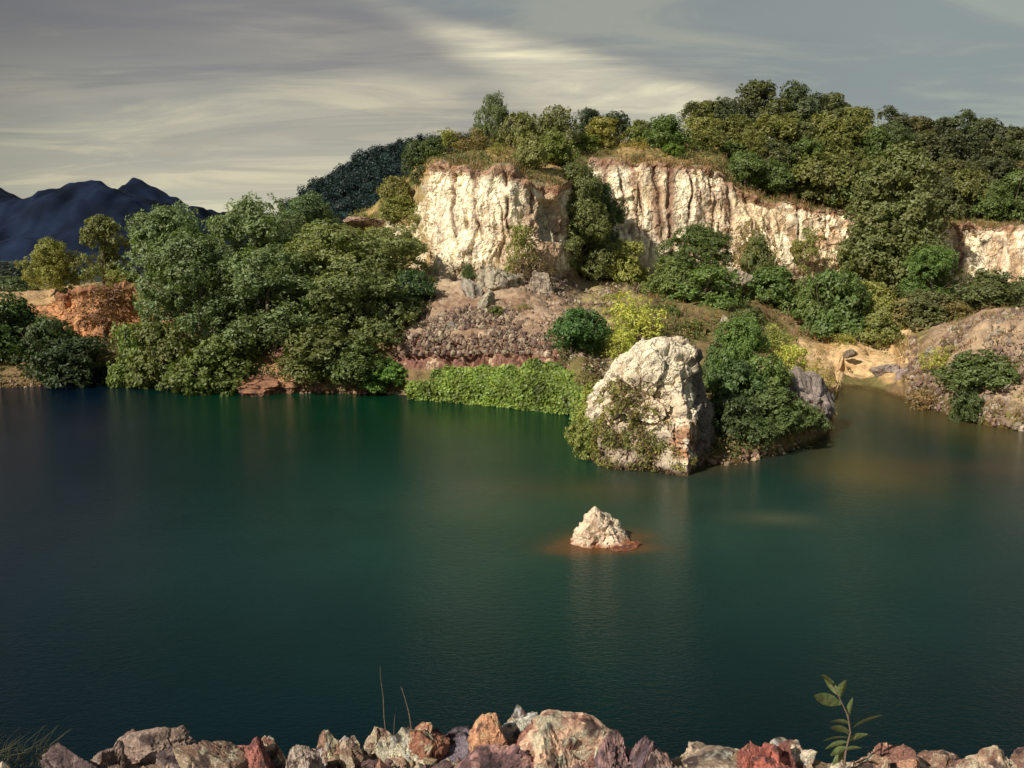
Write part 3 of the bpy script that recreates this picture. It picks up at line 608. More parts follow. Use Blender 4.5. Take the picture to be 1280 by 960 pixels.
for ri_, (nm, where, Y, L_) in enumerate(rows):
    for i, (px, top, w, kd) in enumerate(L_):
        pp = (dark if px > 1110 and ri_ < 3 else pal); t_, cn = pp[seqs[ri_][i] % len(pp)]
        if ri_ == 3: t_ = tuple(a*.9 for a in t_)
        ed = ', cut by the right edge' if px > 1290 else ''
        lab = f"{cn} {'feathery' if kd=='slim' else ('rounded' if kd=='bush' else 'spreading')} tree on the right hill, {ordw[i]} from left {where}"
        plant(kd, px, Y+rng.uniform(-1.5, 1.5), top-4, w*1.12, lab, 'tree', 'trees of the wooded hill on the right', t_)

# ground cover: bright green creeper carpet
def on_sheet(px, t):
    Y, Z = prof(px, t); return np.stack([xat(px, Y, Z), Y, Z], -1)
g = np.random.default_rng(5)
n = 3000; px_ = g.uniform(514, 728, n); tt_ = g.uniform(0.93, 1.97, n)
topt = np.interp(px_, [510, 530, 560, 620, 700, 730], [1.25, 1.75, 1.92, 2.0, 2.0, 1.5]); kp_ = tt_ < topt-.25+.5*vnoise(np.stack([px_*.06, 0*px_, 0*px_], 1), 4)*.6+.1; px_, tt_ = px_[kp_], tt_[kp_]
cc = on_sheet(px_, tt_); bul = np.sin(np.clip((tt_-.93)/1.05, 0, 1)*np.pi)
cc[:, 1] -= bul*1.0+.5; cc[:, 2] = np.maximum(cc[:, 2]+.25*bul+fbm(cc*.7, 3, 3)*.55, .12)
out = np.tile(np.array([-.1, -.75, .65]), (len(cc), 1))+g.normal(size=cc.shape)*.25
ccol = clump_cols(len(cc), g, .35)*np.array([.26, .38, .085])*(.8+.45*fbm(cc*.9, 3, 13))[:, None]
V, Fq, c = leaf_cloud(cc, np.full(len(cc), .36)*g.uniform(.6, 1.4, len(cc)), 19, .27, .19, out, ccol, seed=7, upw=.3)
tag(link('creeper_carpet', mesh_np('creeper_carpet', V, Fq, M_L, c)), 'bright green creeper carpet spilling down the bank to the water left of the boulder', 'ground cover', kind='stuff')

# undergrowth scattered over the slopes (olive scrub and dry grass)
def scatter(n, seed, f):
    g = np.random.default_rng(seed); px = g.uniform(-20, 1320, n); t = g.uniform(1.05, 7.0, n); p = on_sheet(px, tinv(t)); d = f(px, t, p, g); k = g.uniform(size=n) < d; return px[k], t[k], p[k], g
def dens_scrub(px, t, p, g):
    nn = smooth(-.05, .35, fbm(p*.22, 3, 77)); d = np.zeros(len(px))
    d = np.where((t > 5.12) & (t < 7) & (px > 430), .7*nn+.35, d)
    d = np.where((t > 2.3) & (t < 3.95) & (px > 730), .6*nn+.16, d)
    d = np.where((t > 1.1) & (t < 2.6) & (px > 690) & (px < 1040), .5*nn+.25, d)
    d = np.where((t > 1.05) & (t < 3.9) & (px < 470), .5, d)
    d = np.where((t > 3.2) & (t < 5.2) & (px > 420) & (px < 525), .45*nn+.05, d)
    d = np.where((t > 1.05) & (t < 3.0) & (px > 1130), .10*nn+.02, d)
    d = np.where((t > 1.45) & (t < 3.2) & (px > 985) & (px < 1140), .03, d)
    d = np.where((t > 5.1) & (t < 6.9) & (px < 430), .04, d)
    return d
px_, tt_, cc, g = scatter(15000, 21, dens_scrub)
rad = g.uniform(.25, .75, len(cc)); cc[:, 2] += rad*.4
base = np.array([.16, .18, .06])*g.uniform(.5, 1.5, (len(cc), 1)); dry = g.uniform(size=len(cc)) < .3; base[dry] = np.array([.34, .25, .12])*g.uniform(.6, 1.2, (dry.sum(), 1))
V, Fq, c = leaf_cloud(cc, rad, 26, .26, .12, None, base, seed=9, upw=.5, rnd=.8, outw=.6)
tag(link('undergrowth', mesh_np('undergrowth', V, Fq, M_L, c)), 'olive and dry scrub covering the slopes between the trees', 'undergrowth', kind='stuff')

def blades(cc, h, w, colr, seed, lean=.35):
    g = np.random.default_rng(seed); n = len(cc); a = g.uniform(0, 6.28, n); d = np.stack([np.cos(a), np.sin(a), 0*a], 1)
    l = g.normal(size=(n, 3))*lean; l[:, 2] = 1; hh = h*g.uniform(.5, 1.2, (n, 1)); V = np.stack([cc-d*w*.5, cc+d*w*.5, cc+l*hh], 1).reshape(-1, 3)
    return V, np.arange(len(V)).reshape(-1, 3), np.repeat(colr, 3, 0)
def dens_grass(px, t, p, g):
    d = np.zeros(len(px)); d = np.where((t > 5.0) & (t < 5.3) & (px > 530), .6, d)
    d = np.where((t > 5.3) & (t < 7) & (px > 530), .12, d)
    d = np.where((t > 3.1) & (t < 4.9) & (px > 440) & (px < 540), .35, d)
    d = np.where((t > 2.9) & (t < 3.9) & (px > 760), .25, d); d = np.where((t > 1.05) & (t < 2.9) & (px > 1125), .18, d); d = np.where((t > 1.1) & (t < 2.5) & (px > 940) & (px < 1036), .5, d)
    return d
px_, tt_, cc, g = scatter(26000, 31, dens_grass)
cc = np.repeat(cc, 10, 0)+g.normal(size=(len(cc)*10, 3))*np.array([.35, .35, .05]); 
gc = mix(np.array([.40, .26, .12]), np.array([.24, .20, .08]), g.uniform(size=len(cc)))*g.uniform(.6, 1.1, (len(cc), 1))
gc = mix(gc, np.array([.34, .16, .08]), (g.uniform(size=len(cc)) < .25).astype(float))
V, Fq, c = blades(cc-np.array([0, 0, .1]), .7, .09, gc, 3)
tag(link('dry_grass', mesh_np('dry_grass', V, Fq, M_L, c)), 'straw and rust coloured dry grass on the cliff tops and slopes', 'grass', kind='stuff')

# ------------------------------------------------------------------ rocks
def ico(sub):
    bm = bmesh.new(); bmesh.ops.create_icosphere(bm, subdivisions=sub, radius=1); V = np.array([v.co[:] for v in bm.verts]); Fq = np.array([[v.index for v in f.verts] for f in bm.faces]); bm.free()
    return V/np.linalg.norm(V, axis=1, keepdims=True), Fq
ICO = {k: ico(k) for k in (2, 3, 4, 5, 7)}
def poly_r(d, planes, k=24.0):
    r = np.full(len(d), 50.0)
    for nrm, h in planes:
        nrm = np.array(nrm, float); nrm /= np.linalg.norm(nrm); q_ = d@nrm; r = np.minimum(r, np.where(q_ > 1e-3, h/np.maximum(q_, 1e-3), 50))
    return r
def chunk_noise(P, sc, s, amp, edge=.08):
    w = P*sc+.3*np.stack([fbm(P*sc*1.5, 2, s+1), fbm(P*sc*1.5, 2, s+2), fbm(P*sc*1.5, 2, s+3)], 1)
    a, b, c = vor(w, s); return amp*((c-.5)-.8*(1-smooth(0, edge, b-a)))
def rock(seed, sub, size, npl=14, amp=.10, c1=(.55, .47, .34), c2=(.36, .17, .09), red=.3, dk=.25, spiky=0.0, flat=False):
    g = np.random.default_rng(seed); d, Fq = ICO[sub]; planes = []
    for k in range(npl):
        v = g.normal(size=3); planes.append((v, g.uniform(.55, .95)))
    r = poly_r(d, planes); r = np.minimum(r, 1.35); V = d*r[:, None]
    V *= (1+fbm(V*1.6, 3, seed)*amp)[:, None]; V += d*chunk_noise(V, 1.6, seed+5, amp*1.6)[:, None]; V += d*(fbm(V*7, 3, seed+9)*amp*.28)[:, None]
    n1_ = fbm(V*1.4+seed, 4, seed+2); n2_ = fbm(V*4+seed, 4, seed+3)
    C_ = mix(np.array(c1), np.array(c2), smooth(.5-red, .9-red, n1_+.35*n2_+.1)); C_ = mix(C_, np.array([.09, .06, .06]), smooth(.85-dk*2, 1.15-dk*2, -n1_*.6+.7*n2_+.3)*.75)
    return V*np.array(size), Fq, C_
def shards(seed, size, c1, c2, n=5):
    g = np.random.default_rng(seed); parts = []; cols = []; c1 = np.array(c1); c2 = np.array(c2); tl = g.uniform(-.5, .5)
    for k in range(n):
        d, Fq = ICO[5]; ns = []; planes = []
        for j in range(8):
            v = g.normal(size=3); v /= np.linalg.norm(v); h = g.uniform(.45, .95); ns.append(v); planes.append((v, h))
        q_ = d@np.array(ns).T; rr = np.where(q_ > 1e-3, np.array([h for _, h in planes])/np.maximum(q_, 1e-3), 9); fid = rr.argmin(1); r = np.minimum(rr.min(1), 1.3)
        V = d*r[:, None]; V *= (1+.04*fbm(V*2.2, 3, seed+k)+.022*fbm(V*7, 4, seed+k+50))[:, None]; V += d*(chunk_noise(V, 1.3, seed+k, .13, .04)+chunk_noise(V*np.array([1, 1, .5]), 4.2, seed+k+9, .045, .09))[:, None]; V[:, :2] *= (1-.16*V[:, 2:3])
        sc = np.array([g.uniform(.35, .75), g.uniform(.4, .9), g.uniform(.7, 1.25)]) if k else np.array([.85, .8, 1.0]); V = V*sc
        a = tl+g.uniform(-.6, .6); ca, sa = math.cos(a), math.sin(a); V = V@np.array([[ca, 0, -sa], [0, 1, 0], [sa, 0, ca]])
        off = np.array([g.uniform(-.6, .6), g.uniform(-.5, .3), g.uniform(-.55, -.1)]) if k else np.zeros(3)
        fc = g.uniform(0, 1, 8)[fid]+.35*fbm(V*1.8+k, 4, seed+3); t = smooth(.42, .62, fc); C_ = mix(c1*g.uniform(.85, 1.15), c2, t)
        C_ = mix(C_, np.array([.07, .05, .055]), smooth(.15, .45, fbm(V*2.2+5, 4, seed+8))*.85); C_ = mix(C_, np.minimum(c1*1.5, .8), smooth(.3, .5, fbm(V*3+9, 3, seed+6))*.6)
        parts.append((V+off, Fq)); cols.append(C_)
    V, Fq = join(parts); return V*np.array(size), Fq, np.concatenate(cols)
# main boulder
B0 = wpt(816, 586); dirs, FB = ICO[7]; cz = 3.4
pl = [((-.30, -.93, .20), 2.55), ((.86, -.50, .10), 3.05), ((-.80, -.10, .60), 2.35), ((-.985, -.1, .13), 2.85), ((.05, -.05, 1), 3.75), ((0, 1, .1), 2.6),
      ((.94, .1, .30), 3.75), ((0, 0, -1), 5), ((-.55, -.62, .55), 3.0), ((.35, -.60, .72), 4.0), ((-.75, -.65, -.1), 3.5), ((.3, .5, .8), 4.4), ((-.5, .6, .6), 3.6)]
r = poly_r(dirs, pl); VB = dirs*r[:, None]
VB[:, 0] += .12*(VB[:, 2])*0
fr = chunk_noise(VB*np.array([1, 1, 1.3]), .42, 3, .55, .05)+chunk_noise(VB, 1.1, 8, .20, .07)+chunk_noise(VB, 2.8, 12, .07, .1)
VB += dirs*(fr+fbm(VB*.6, 4, 15)*.24+fbm(VB*3, 4, 18)*.035)[:, None]
b1 = fbm(VB*.5, 4, 3); b2 = fbm(VB*1.8, 4, 4)
CB = mix(np.array([.93, .83, .64]), np.array([.78, .65, .47]), smooth(-.2, .5, b1+.4*b2))
stain = np.exp(-(((VB[:, 0]-1.7)/1.1)**2+((VB[:, 2]+1.7)/1.2)**2))*(VB[:, 1] < 0); CB = mix(CB, np.array([.50, .21, .09]), np.clip(stain*1.5*smooth(-.5, .25, b2), 0, 1)*.85)
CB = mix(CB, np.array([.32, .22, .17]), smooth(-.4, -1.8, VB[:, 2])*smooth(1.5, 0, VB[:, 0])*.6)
side = smooth(2.2, 2.6, VB[:, 0]+.35*VB[:, 1]*0+.2*b2+(VB[:, 2] > 2.6)*.0); CB = mix(CB, np.array([.13, .095, .095]), side*.85)  # shade of the right face, turned from the sun, painted into the colour
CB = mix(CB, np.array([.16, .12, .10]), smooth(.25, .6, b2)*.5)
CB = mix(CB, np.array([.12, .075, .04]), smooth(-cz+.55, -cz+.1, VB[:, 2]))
VBw = VB+np.array([B0[0], B0[1]+2.5, cz])
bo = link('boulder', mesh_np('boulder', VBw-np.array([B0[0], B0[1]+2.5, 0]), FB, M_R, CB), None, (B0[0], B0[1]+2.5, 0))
tag(bo, 'huge pale cracked boulder with a rust stain, standing at the water edge', 'boulder')
# creeper on the boulder
tri = VBw[FB].mean(1); nr = np.cross(VBw[FB][:, 1]-VBw[FB][:, 0], VBw[FB][:, 2]-VBw[FB][:, 0]); nr /= np.linalg.norm(nr, axis=1, keepdims=True)+1e-9
lx = tri[:, 0]-B0[0]; lz = tri[:, 2]
wgt = smooth(1.2, -1.6, lx+.3*(lz-2)+.8*fbm(tri*.8, 3, 60))*smooth(5.4, 3.2, lz)+smooth(1.5, .5, lz)*(lx < 2.6)*.9
wgt *= smooth(-.25, .25, fbm(tri*1.3, 3, 61)+.1)*(tri[:, 1] < B0[1]+2.2)*(lz > .1)
g = np.random.default_rng(77); pk = g.choice(len(tri), 560, replace=False, p=wgt/wgt.sum())
cb = clump_cols(len(pk), g, .5)*np.array([.24, .26, .085]); dr = g.uniform(size=len(pk)) < .35; cb[dr] = np.array([.24, .16, .09])*g.uniform(.5, 1.1, (dr.sum(), 1))
V, Fq, c = leaf_cloud(tri[pk]+nr[pk]*.12, np.full(len(pk), .26)*g.uniform(.6, 1.4, len(pk)), 15, .17, .08, nr[pk], cb, seed=6, upw=.3, rnd=.9)
cv = link('creeper', mesh_np('creeper', V, Fq, M_L, c)); tag(cv, 'sparse olive and brown creeper climbing the lower left front of the boulder', 'creeper')
# small rock in the lake
def place_rock(name, label, cat, px, Y, z, size, seed, sub=4, mat=M_S, rot=0, group=None, **kw):
    V, Fq, C_ = rock(seed, sub, size, **kw); o = link(name, mesh_np(name, V, Fq, mat, C_), None, (xat(px, Y, z), Y, z)); o.rotation_euler = (0, 0, rot); return tag(o, label, cat, group)
w = wpt(754, 683); d, Fq = ICO[5]
pl = [((-.75, -.45, .60), .78), ((.72, -.35, .66), .70), ((-.2, -.93, .38), .72), ((.1, .9, .5), .8), ((.9, .1, .42), .85), ((-.95, .2, .3), .95), ((0, 0, -1), 1.5), ((.2, -.7, .7), .78)]
r = poly_r(d, pl); V = d*r[:, None]*np.array([1.22, 1.1, .98]); V += d*(chunk_noise(V, 1.1, 14, .26)+chunk_noise(V, 2.6, 5, .11)+fbm(V*4, 3, 6)*.05)[:, None]; V[:, 0] += .10*V[:, 2]*(V[:, 2] > 0)*-1; V[:, 0] *= 1-.16*np.clip(V[:, 2], -.5, 1); V[:, 1] *= 1-.16*np.clip(V[:, 2], -.5, 1)
n_ = fbm(V*2.5, 4, 8); Cs = mix(np.array([.85, .70, .52]), np.array([.60, .42, .30]), smooth(0, .5, n_)); Cs = mix(Cs, np.array([.40, .13, .045]), smooth(.02, -.22, V[:, 2]+.05-.12*n_)); 
tag(link('lake_rock', mesh_np('lake_rock', V, Fq, M_S, Cs), None, (w[0], w[1]+.7, .22)), 'small pointed pale rock with a rusty waterline, alone in the lake', 'rock')
place_rock('lake_rock', 'low dark red slab just breaking the water right of the small pointed rock', 'rock', 782, wpt(782, 684)[1], .02, (.75, .35, .14), 33, 4, M_S, .2, c1=(.40, .17, .08), c2=(.25, .08, .05), red=.5)
# rocks on the scree and shores
SR = [(618, 82.5, 336, 372, 48, 'tall pale jagged rock in the upper middle of the scree', 'boulder', (.50, .44, .33)),
      (677, 83.5, 341, 368, 30, 'pale rounded rock right of the tall jagged one on the scree', 'boulder', (.46, .38, .29)),
      (592, 80.3, 358, 380, 26, 'low grey slab left of the tall jagged rock', 'rock', (.44, .40, .33)),
      (606, 78, 374, 394, 22, 'small pale rock below the tall jagged one', 'rock', (.48, .43, .32)),
      (569, 75.5, 404, 420, 16, 'small round grey rock near the lower edge of the scree', 'rock', (.36, .35, .30)),
      (648, 84.5, 346, 362, 18, 'pale little rock between the two largest scree rocks', 'rock', (.45, .38, .28)),
      (745, 97, 352, 364, 20, 'pale rock in the bushes right of the scree top', 'rock', (.42, .35, .26)),
      (918, 96, 336, 360, 26, 'bright cream rock at the foot of the right cliff', 'rock', (.60, .52, .38)),
      (905, 80, 400, 424, 20, 'pale upright rock behind the green bush right of the boulder', 'rock', (.5, .43, .32)),
      (1165, 76, 436, 450, 24, 'flat pale rock on the slope above the right water edge', 'rock', (.50, .44, .36)),
      (1112, 79, 452, 472, 30, 'grey-purple rock pile at the right end of the beach', 'rock', (.38, .31, .27)),
      (1132, 76, 462, 480, 24, 'second grey-purple rock, right of the pile by the beach', 'rock', (.36, .28, .25)),
      (1200, 64, 508, 522, 16, 'white rock at the right water edge under a bush', 'rock', (.62, .58, .5)),
      (1256, 60.5, 522, 534, 22, 'pale low rock at the water edge near the right side', 'rock', (.52, .46, .38)),
      (1062, 84, 436, 444, 14, 'little dark stone lying on the sand', 'rock', (.25, .2, .15)),
      (455, 101, 270, 285, 36, 'pale red rocks on the ridge left of the cliff', 'rock', (.48, .33, .24)),
      (935, 78, 430, 455, 46, 'orange earth hump behind the bushes right of the boulder', 'rock', (.55, .30, .14)),
      (1008, 58, 485, 545, 70, 'grey-purple rounded rock forming the tip of the small peninsula', 'boulder', (.34, .28, .25)),
      (328, 75.2, 470, 492, 60, 'bare red earth lump at the waterline under the left trees', 'rock', (.40, .20, .12)),
      (362, 75.2, 474, 492, 44, 'smaller bare red earth lump right of the first under the left trees', 'rock', (.42, .22, .13))]
for i, (px, Y, t_, b_, wpx, lab, cat, c1) in enumerate(SR):
    dep = Y*cp; zt, zb = zat(t_, Y), zat(b_, Y); h = (zt-zb); w_ = wpx/F_PX*dep
    place_rock('boulder' if cat == 'boulder' else 'rock', lab, cat, px, Y, (zt+zb)/2-.1*h, (w_*.62, w_*.5, h*(.95 if i < 4 else .72)), 900+i*3, 5 if wpx > 28 else 4, M_S, 0, c1=c1, c2=tuple(a*.7 for a in c1), red=.2, dk=.2)
# rubble (uncountable)
def rubble(n, seed, f, s0, s1, cols, name, label):
    g = np.random.default_rng(seed); pxr, tr = f(g, n); p = on_sheet(pxr, tinv(tr)); d, Fc = ICO[2]; d = d[:42]; 
    bm = bmesh.new(); bmesh.ops.create_icosphere(bm, subdivisions=1, radius=1); d = np.array([v.co[:] for v in bm.verts]); Fc = np.array([[v.index for v in ff.verts] for ff in bm.faces]); bm.free()
    s = s0*(s1/s0)**(g.uniform(size=n)**3.4); V = d[None]*g.uniform(.55, 1.2, (n, 12, 1))*(s[:, None]*g.uniform(.6, 1.2, (n, 3)))[:, None, :]
    a = g.uniform(0, 6.28, n); ca, sa_ = np.cos(a)[:, None], np.sin(a)[:, None]; x, y = V[:, :, 0].copy(), V[:, :, 1].copy(); V[:, :, 0] = x*ca-y*sa_; V[:, :, 1] = x*sa_+y*ca
    V += p[:, None, :]+np.array([0, 0, .12]); cl = np.array(cols)[g.integers(0, len(cols), n)]*g.uniform(.6, 1.25, (n, 1))
    Fq = (Fc[None]+(np.arange(n)*12)[:, None, None]).reshape(-1, 3)
    tag(link(name, mesh_np(name, V.reshape(-1, 3), Fq, M_S, np.repeat(cl, 12, 0))), label, 'rubble', kind='stuff')
rubble(14000, 5, lambda g, n: (g.uniform(492, 800, n), 1.66+2.34*g.uniform(size=n)), .045, .36, [(.38, .28, .20), (.28, .19, .14), (.50, .41, .30), (.22, .15, .13)], 'scree_rubble', 'loose brown rubble covering the scree below the left cliff')
rubble(5000, 6, lambda g, n: (g.uniform(1135, 1320, n), g.uniform(1.0, 2.9, n)), .06, .42, [(.42, .31, .22), (.30, .21, .16), (.5, .42, .33), (.25, .16, .13)], 'mound_rubble', 'loose pinkish rubble covering the right-hand mound')
rubble(1500, 8, lambda g, n: (g.uniform(-20, 1000, n), g.normal(1.02, .04, n)), .06, .3, [(.35, .22, .14), (.25, .16, .12), (.45, .33, .22)], 'shore_stones', 'small stones along the far waterline')

# ------------------------------------------------------------------ far hills
def ridge(name, D0, key, noise_amp, colr, depth, label, bumps, step=2.0, base=6):
    ks = sorted(key); x0, x1 = ks[0], ks[-1]; pxr = np.arange(x0, x1, step); top = np.interp(pxr, ks, [key[k] for k in ks])
    k5 = np.hanning(5); k5 /= k5.sum(); top = np.convolve(np.pad(top, 4, 'edge'), k5, 'valid')
    m = 70; v = np.linspace(-1, 1.0, m); U, Vv = np.meshgrid(np.arange(len(pxr)), v, indexing='ij')
    Yv = D0+Vv*depth; H = np.array([zat(t, D0) for t in top])[U.astype(int)]-base
    sh = np.where(Vv < 0, (1+Vv)**.85, (1-Vv)**1.2); X0_ = xat(pxr, D0, 50)[U.astype(int)]
    Pm = np.stack([X0_, Yv, np.zeros_like(Yv)], -1).reshape(-1, 3)
    nz = fbm(Pm/ (depth*.35), 5, 12)*noise_amp; Z = base-3+(H+3)*sh+ (nz.reshape(sh.shape)*(.03+ (1-np.abs(Vv))*np.abs(Vv)*3.0))*np.clip(H/60, .2, 1)
    Z += fbm(Pm*bumps[0], 3, 19).reshape(sh.shape)*bumps[1]*(sh > .02)
    V = np.stack([X0_, Yv, Z], -1).reshape(-1, 3); ii = np.arange(len(V)).reshape(len(pxr), m)
    Fq = np.stack([ii[:-1, :-1], ii[1:, :-1], ii[1:, 1:], ii[:-1, 1:]], -1).reshape(-1, 4)
    Cc = mix(np.array(colr), np.array(colr)*2.1, smooth(-.3, .5, fbm(V/(depth*.12), 4, 8)))
    o = link(name, mesh_np(name, V, Fq, M_F, Cc, True)); tag(o, label, kind='structure'); return V.reshape(len(pxr), m, 3)
ridge('distant_mountains', 1600, {-700: 290, -500: 240, -300: 255, -120: 215, -40: 222, 0: 234, 14: 241, 30: 250, 48: 253, 66: 252, 82: 244, 93: 239, 97: 232, 106: 233, 116: 239, 130: 241, 148: 238, 160: 229, 168: 224, 178: 225, 196: 235, 215: 249, 236: 258, 255: 270, 272: 283, 284: 279, 292: 272, 300: 274, 320: 283, 345: 292, 400: 305, 520: 318, 700: 318}, 55, (.006, .011, .026), 480, 'dark blue mountain ridge on the left horizon', (.035, 4.0))  # distance haze and low light are painted into the ridge's blue colour
fh = ridge('forested_hill', 520, {360: 318, 374: 300, 381: 262, 387: 248, 400: 238, 420: 221, 440: 206, 455: 194, 480: 182, 510: 176, 530: 172, 570: 170, 620: 172, 700: 180, 800: 190, 900: 215}, 14, (.014, .028, .026), 170, 'dark forested hill behind the cliff', (.12, 1.2), 2.5)
g = np.random.default_rng(9); sel = fh[:, 4:38].reshape(-1, 3); pk = g.choice(len(sel), 3400, replace=False); cc = sel[pk]+g.normal(size=(len(pk), 3))*np.array([2.5, 3, 0]); 
rad = g.uniform(1.8, 4.2, len(pk)); cc[:, 2] += rad*.2
V, Fq, c = leaf_cloud(cc, rad, 130, 1.0, .8, None, np.array([.024, .046, .050])*g.uniform(.8, 1.25, (len(pk), 1)), seed=2, upw=.6, rnd=.5)
tag(link('hill_forest', mesh_np('hill_forest', V, Fq, M_L, c)), 'dense dark forest covering the hill behind the cliff', 'forest', kind='stuff')
# tree line on the plain in front of the mountains
g = np.random.default_rng(19); n = 500; yy = g.uniform(210, 700, n); pxr = g.uniform(-60, 330, n); cc = np.stack([xat(pxr, yy, 6), yy, np.full(n, 6.8)], 1); rad = g.uniform(1.2, 2.4, n)
V, Fq, c = leaf_cloud(cc, rad, 60, .9, .6, None, np.array([.03, .045, .035])*g.uniform(.6, 1.4, (n, 1)), seed=4, flat=.7)
tag(link('plain_scrub', mesh_np('plain_scrub', V, Fq, M_L, c)), 'dark low woodland on the plain before the mountains', 'woodland', kind='stuff')

# ------------------------------------------------------------------ near bank under the camera
LIPY = 2.62; GZ = CAMH-1.655
gx = np.linspace(-9, 9, 420); gy = np.concatenate([np.linspace(-8, 1, 20), np.linspace(1.05, 3.2, 110), np.linspace(3.3, 14, 40)])
GX, GY = np.meshgrid(gx, gy, indexing='ij'); lipy = LIPY+.06*vnoise(np.stack([GX.ravel()*1.2, 0*GX.ravel(), 0*GX.ravel()], 1), 3).reshape(GX.shape)
GZ_ = np.where(GY < lipy, GZ-.02*np.abs(GX), GZ-.02*np.abs(GX)-(GY-lipy)*1.9-.25*smooth(0, .3, GY-lipy)); 
pf = np.stack([GX.ravel(), GY.ravel(), GZ_.ravel()], 1); a, b, c_ = vor(pf*9, 5); a2, b2, c2 = vor(pf*28, 6)
pf[:, 2] += fbm(pf*2.5, 4, 4)*.035+(c_-.4)*.022*smooth(0, .2, b-a)+c2*.008*smooth(0, .25, b2-a2)
cg = mix(np.array([.42, .29, .17]), np.array([.30, .17, .13]), smooth(-.3, .4, fbm(pf*1.8, 4, 7)))*(.65+.6*c2)[:, None]
cg = mix(cg, np.array([.20, .13, .13]), smooth(-.6, -1.4, pf[:, 0])*.6)
ii = np.arange(len(pf)).reshape(GX.shape); Fq = np.stack([ii[:-1, :-1], ii[1:, :-1], ii[1:, 1:], ii[:-1, 1:]], -1).reshape(-1, 4)
tag(link('near_bank', mesh_np('near_bank', pf, Fq, M_RF, cg)), 'gravelly near bank falling away to the lake', kind='structure')
FRK = [ # px, top row, width, colour a, colour b, label, slant
 (92, 934, 60, (.20, .14, .13), (.14, .09, .09), 'small dark purple-brown stone right of the grass at the left'),
 (135, 930, 44, (.30, .22, .18), (.2, .12, .1), 'low brown stone left of the first pointed one'),
 (188, 906, 84, (.34, .24, .19), (.22, .12, .10), 'pointed pinkish-brown stone, the leftmost tall one on the near bank'),
 (232, 926, 56, (.24, .17, .15), (.15, .1, .1), 'dark stone just right of the leftmost pointed one'),
 (272, 922, 52, (.44, .33, .22), (.30, .18, .12), 'tan knobbly stone left of the deep red one'),
 (312, 919, 62, (.34, .12, .09), (.26, .09, .08), 'deep red stone in the left part of the near bank'),
 (342, 922, 40, (.48, .37, .26), (.34, .16, .11), 'cream and red stone touching the deep red one'),
 (376, 928, 40, (.38, .30, .24), (.2, .13, .12), 'grey-brown split stone right of the cream and red one'),
 (410, 912, 42, (.60, .49, .32), (.45, .25, .15), 'cream upright stone left of the dead stalks'),
 (436, 922, 34, (.42, .32, .22), (.3, .18, .12), 'small tan stone beside the cream upright one'),
 (472, 908, 42, (.50, .40, .27), (.36, .2, .14), 'tan stone at the foot of the tall dead stalk'),
 (500, 910, 40, (.62, .53, .38), (.5, .3, .18), 'pale stone at the foot of the short dead stalk'),
 (527, 899, 52, (.60, .40, .22), (.45, .18, .10), 'orange-topped stone right of the dead stalks'),
 (573, 915, 82, (.16, .13, .16), (.10, .07, .09), 'dark slate-purple stone right of the orange-topped one'),
 (612, 892, 42, (.58, .28, .14), (.34, .12, .09), 'orange-red pointed stone left of the white knob'),
 (622, 920, 72, (.34, .18, .15), (.18, .09, .10), 'maroon streaked stone in front of the orange-red pointed one'),
 (654, 886, 42, (.66, .59, .46), (.55, .33, .2), 'white knob-shaped stone, the highest on the near bank'),
 (642, 908, 44, (.13, .09, .11), (.09, .06, .08), 'dark stone directly under the white knob'),
 (712, 889, 92, (.56, .36, .24), (.40, .17, .11), 'large tan and red peaked stone in the centre of the near bank'),
 (744, 904, 66, (.66, .57, .40), (.34, .2, .14), 'cream slab leaning on the right of the large peaked stone'),
 (690, 924, 70, (.50, .31, .21), (.34, .16, .12), 'tan folded stone in front of the large peaked one'),
 (790, 907, 72, (.28, .16, .15), (.16, .10, .13), 'dark maroon peaked stone right of the cream slab'),
 (815, 928, 54, (.40, .25, .19), (.22, .12, .11), 'brown stone sloping down right of the maroon peak'),
 (868, 944, 100, (.50, .39, .27), (.36, .25, .17), 'flat tan slab low on the near bank'),
 (910, 938, 46, (.52, .42, .30), (.4, .25, .16), 'small cream stone between the flat slab and the red pair'),
 (948, 924, 52, (.46, .12, .08), (.34, .10, .07), 'bright red stone left of the sapling'),
 (975, 926, 40, (.32, .08, .07), (.3, .1, .08), 'darker red stone right behind the bright red one'),
 (990, 932, 58, (.58, .49, .36), (.42, .22, .14), 'cream stone with red flecks left of the sapling'),
 (1072, 929, 52, (.56, .41, .25), (.42, .24, .14), 'tan pointed stone at the right foot of the sapling'),
 (1112, 926, 56, (.42, .22, .13), (.32, .14, .10), 'orange-brown stone right of the tan pointed one'),
 (1122, 940, 66, (.50, .37, .28), (.38, .22, .16), 'pinkish rounded stone at the lower right of the near bank'),
 (1175, 938, 66, (.42, .27, .18), (.3, .15, .1), 'brown stone near the lower right corner'),
 (1235, 930, 76, (.46, .33, .22), (.3, .15, .1), 'tan stone in the lower right corner'),
 (1285, 936, 66, (.40, .27, .20), (.28, .15, .1), 'brown stone cut by the lower right corner'),
]
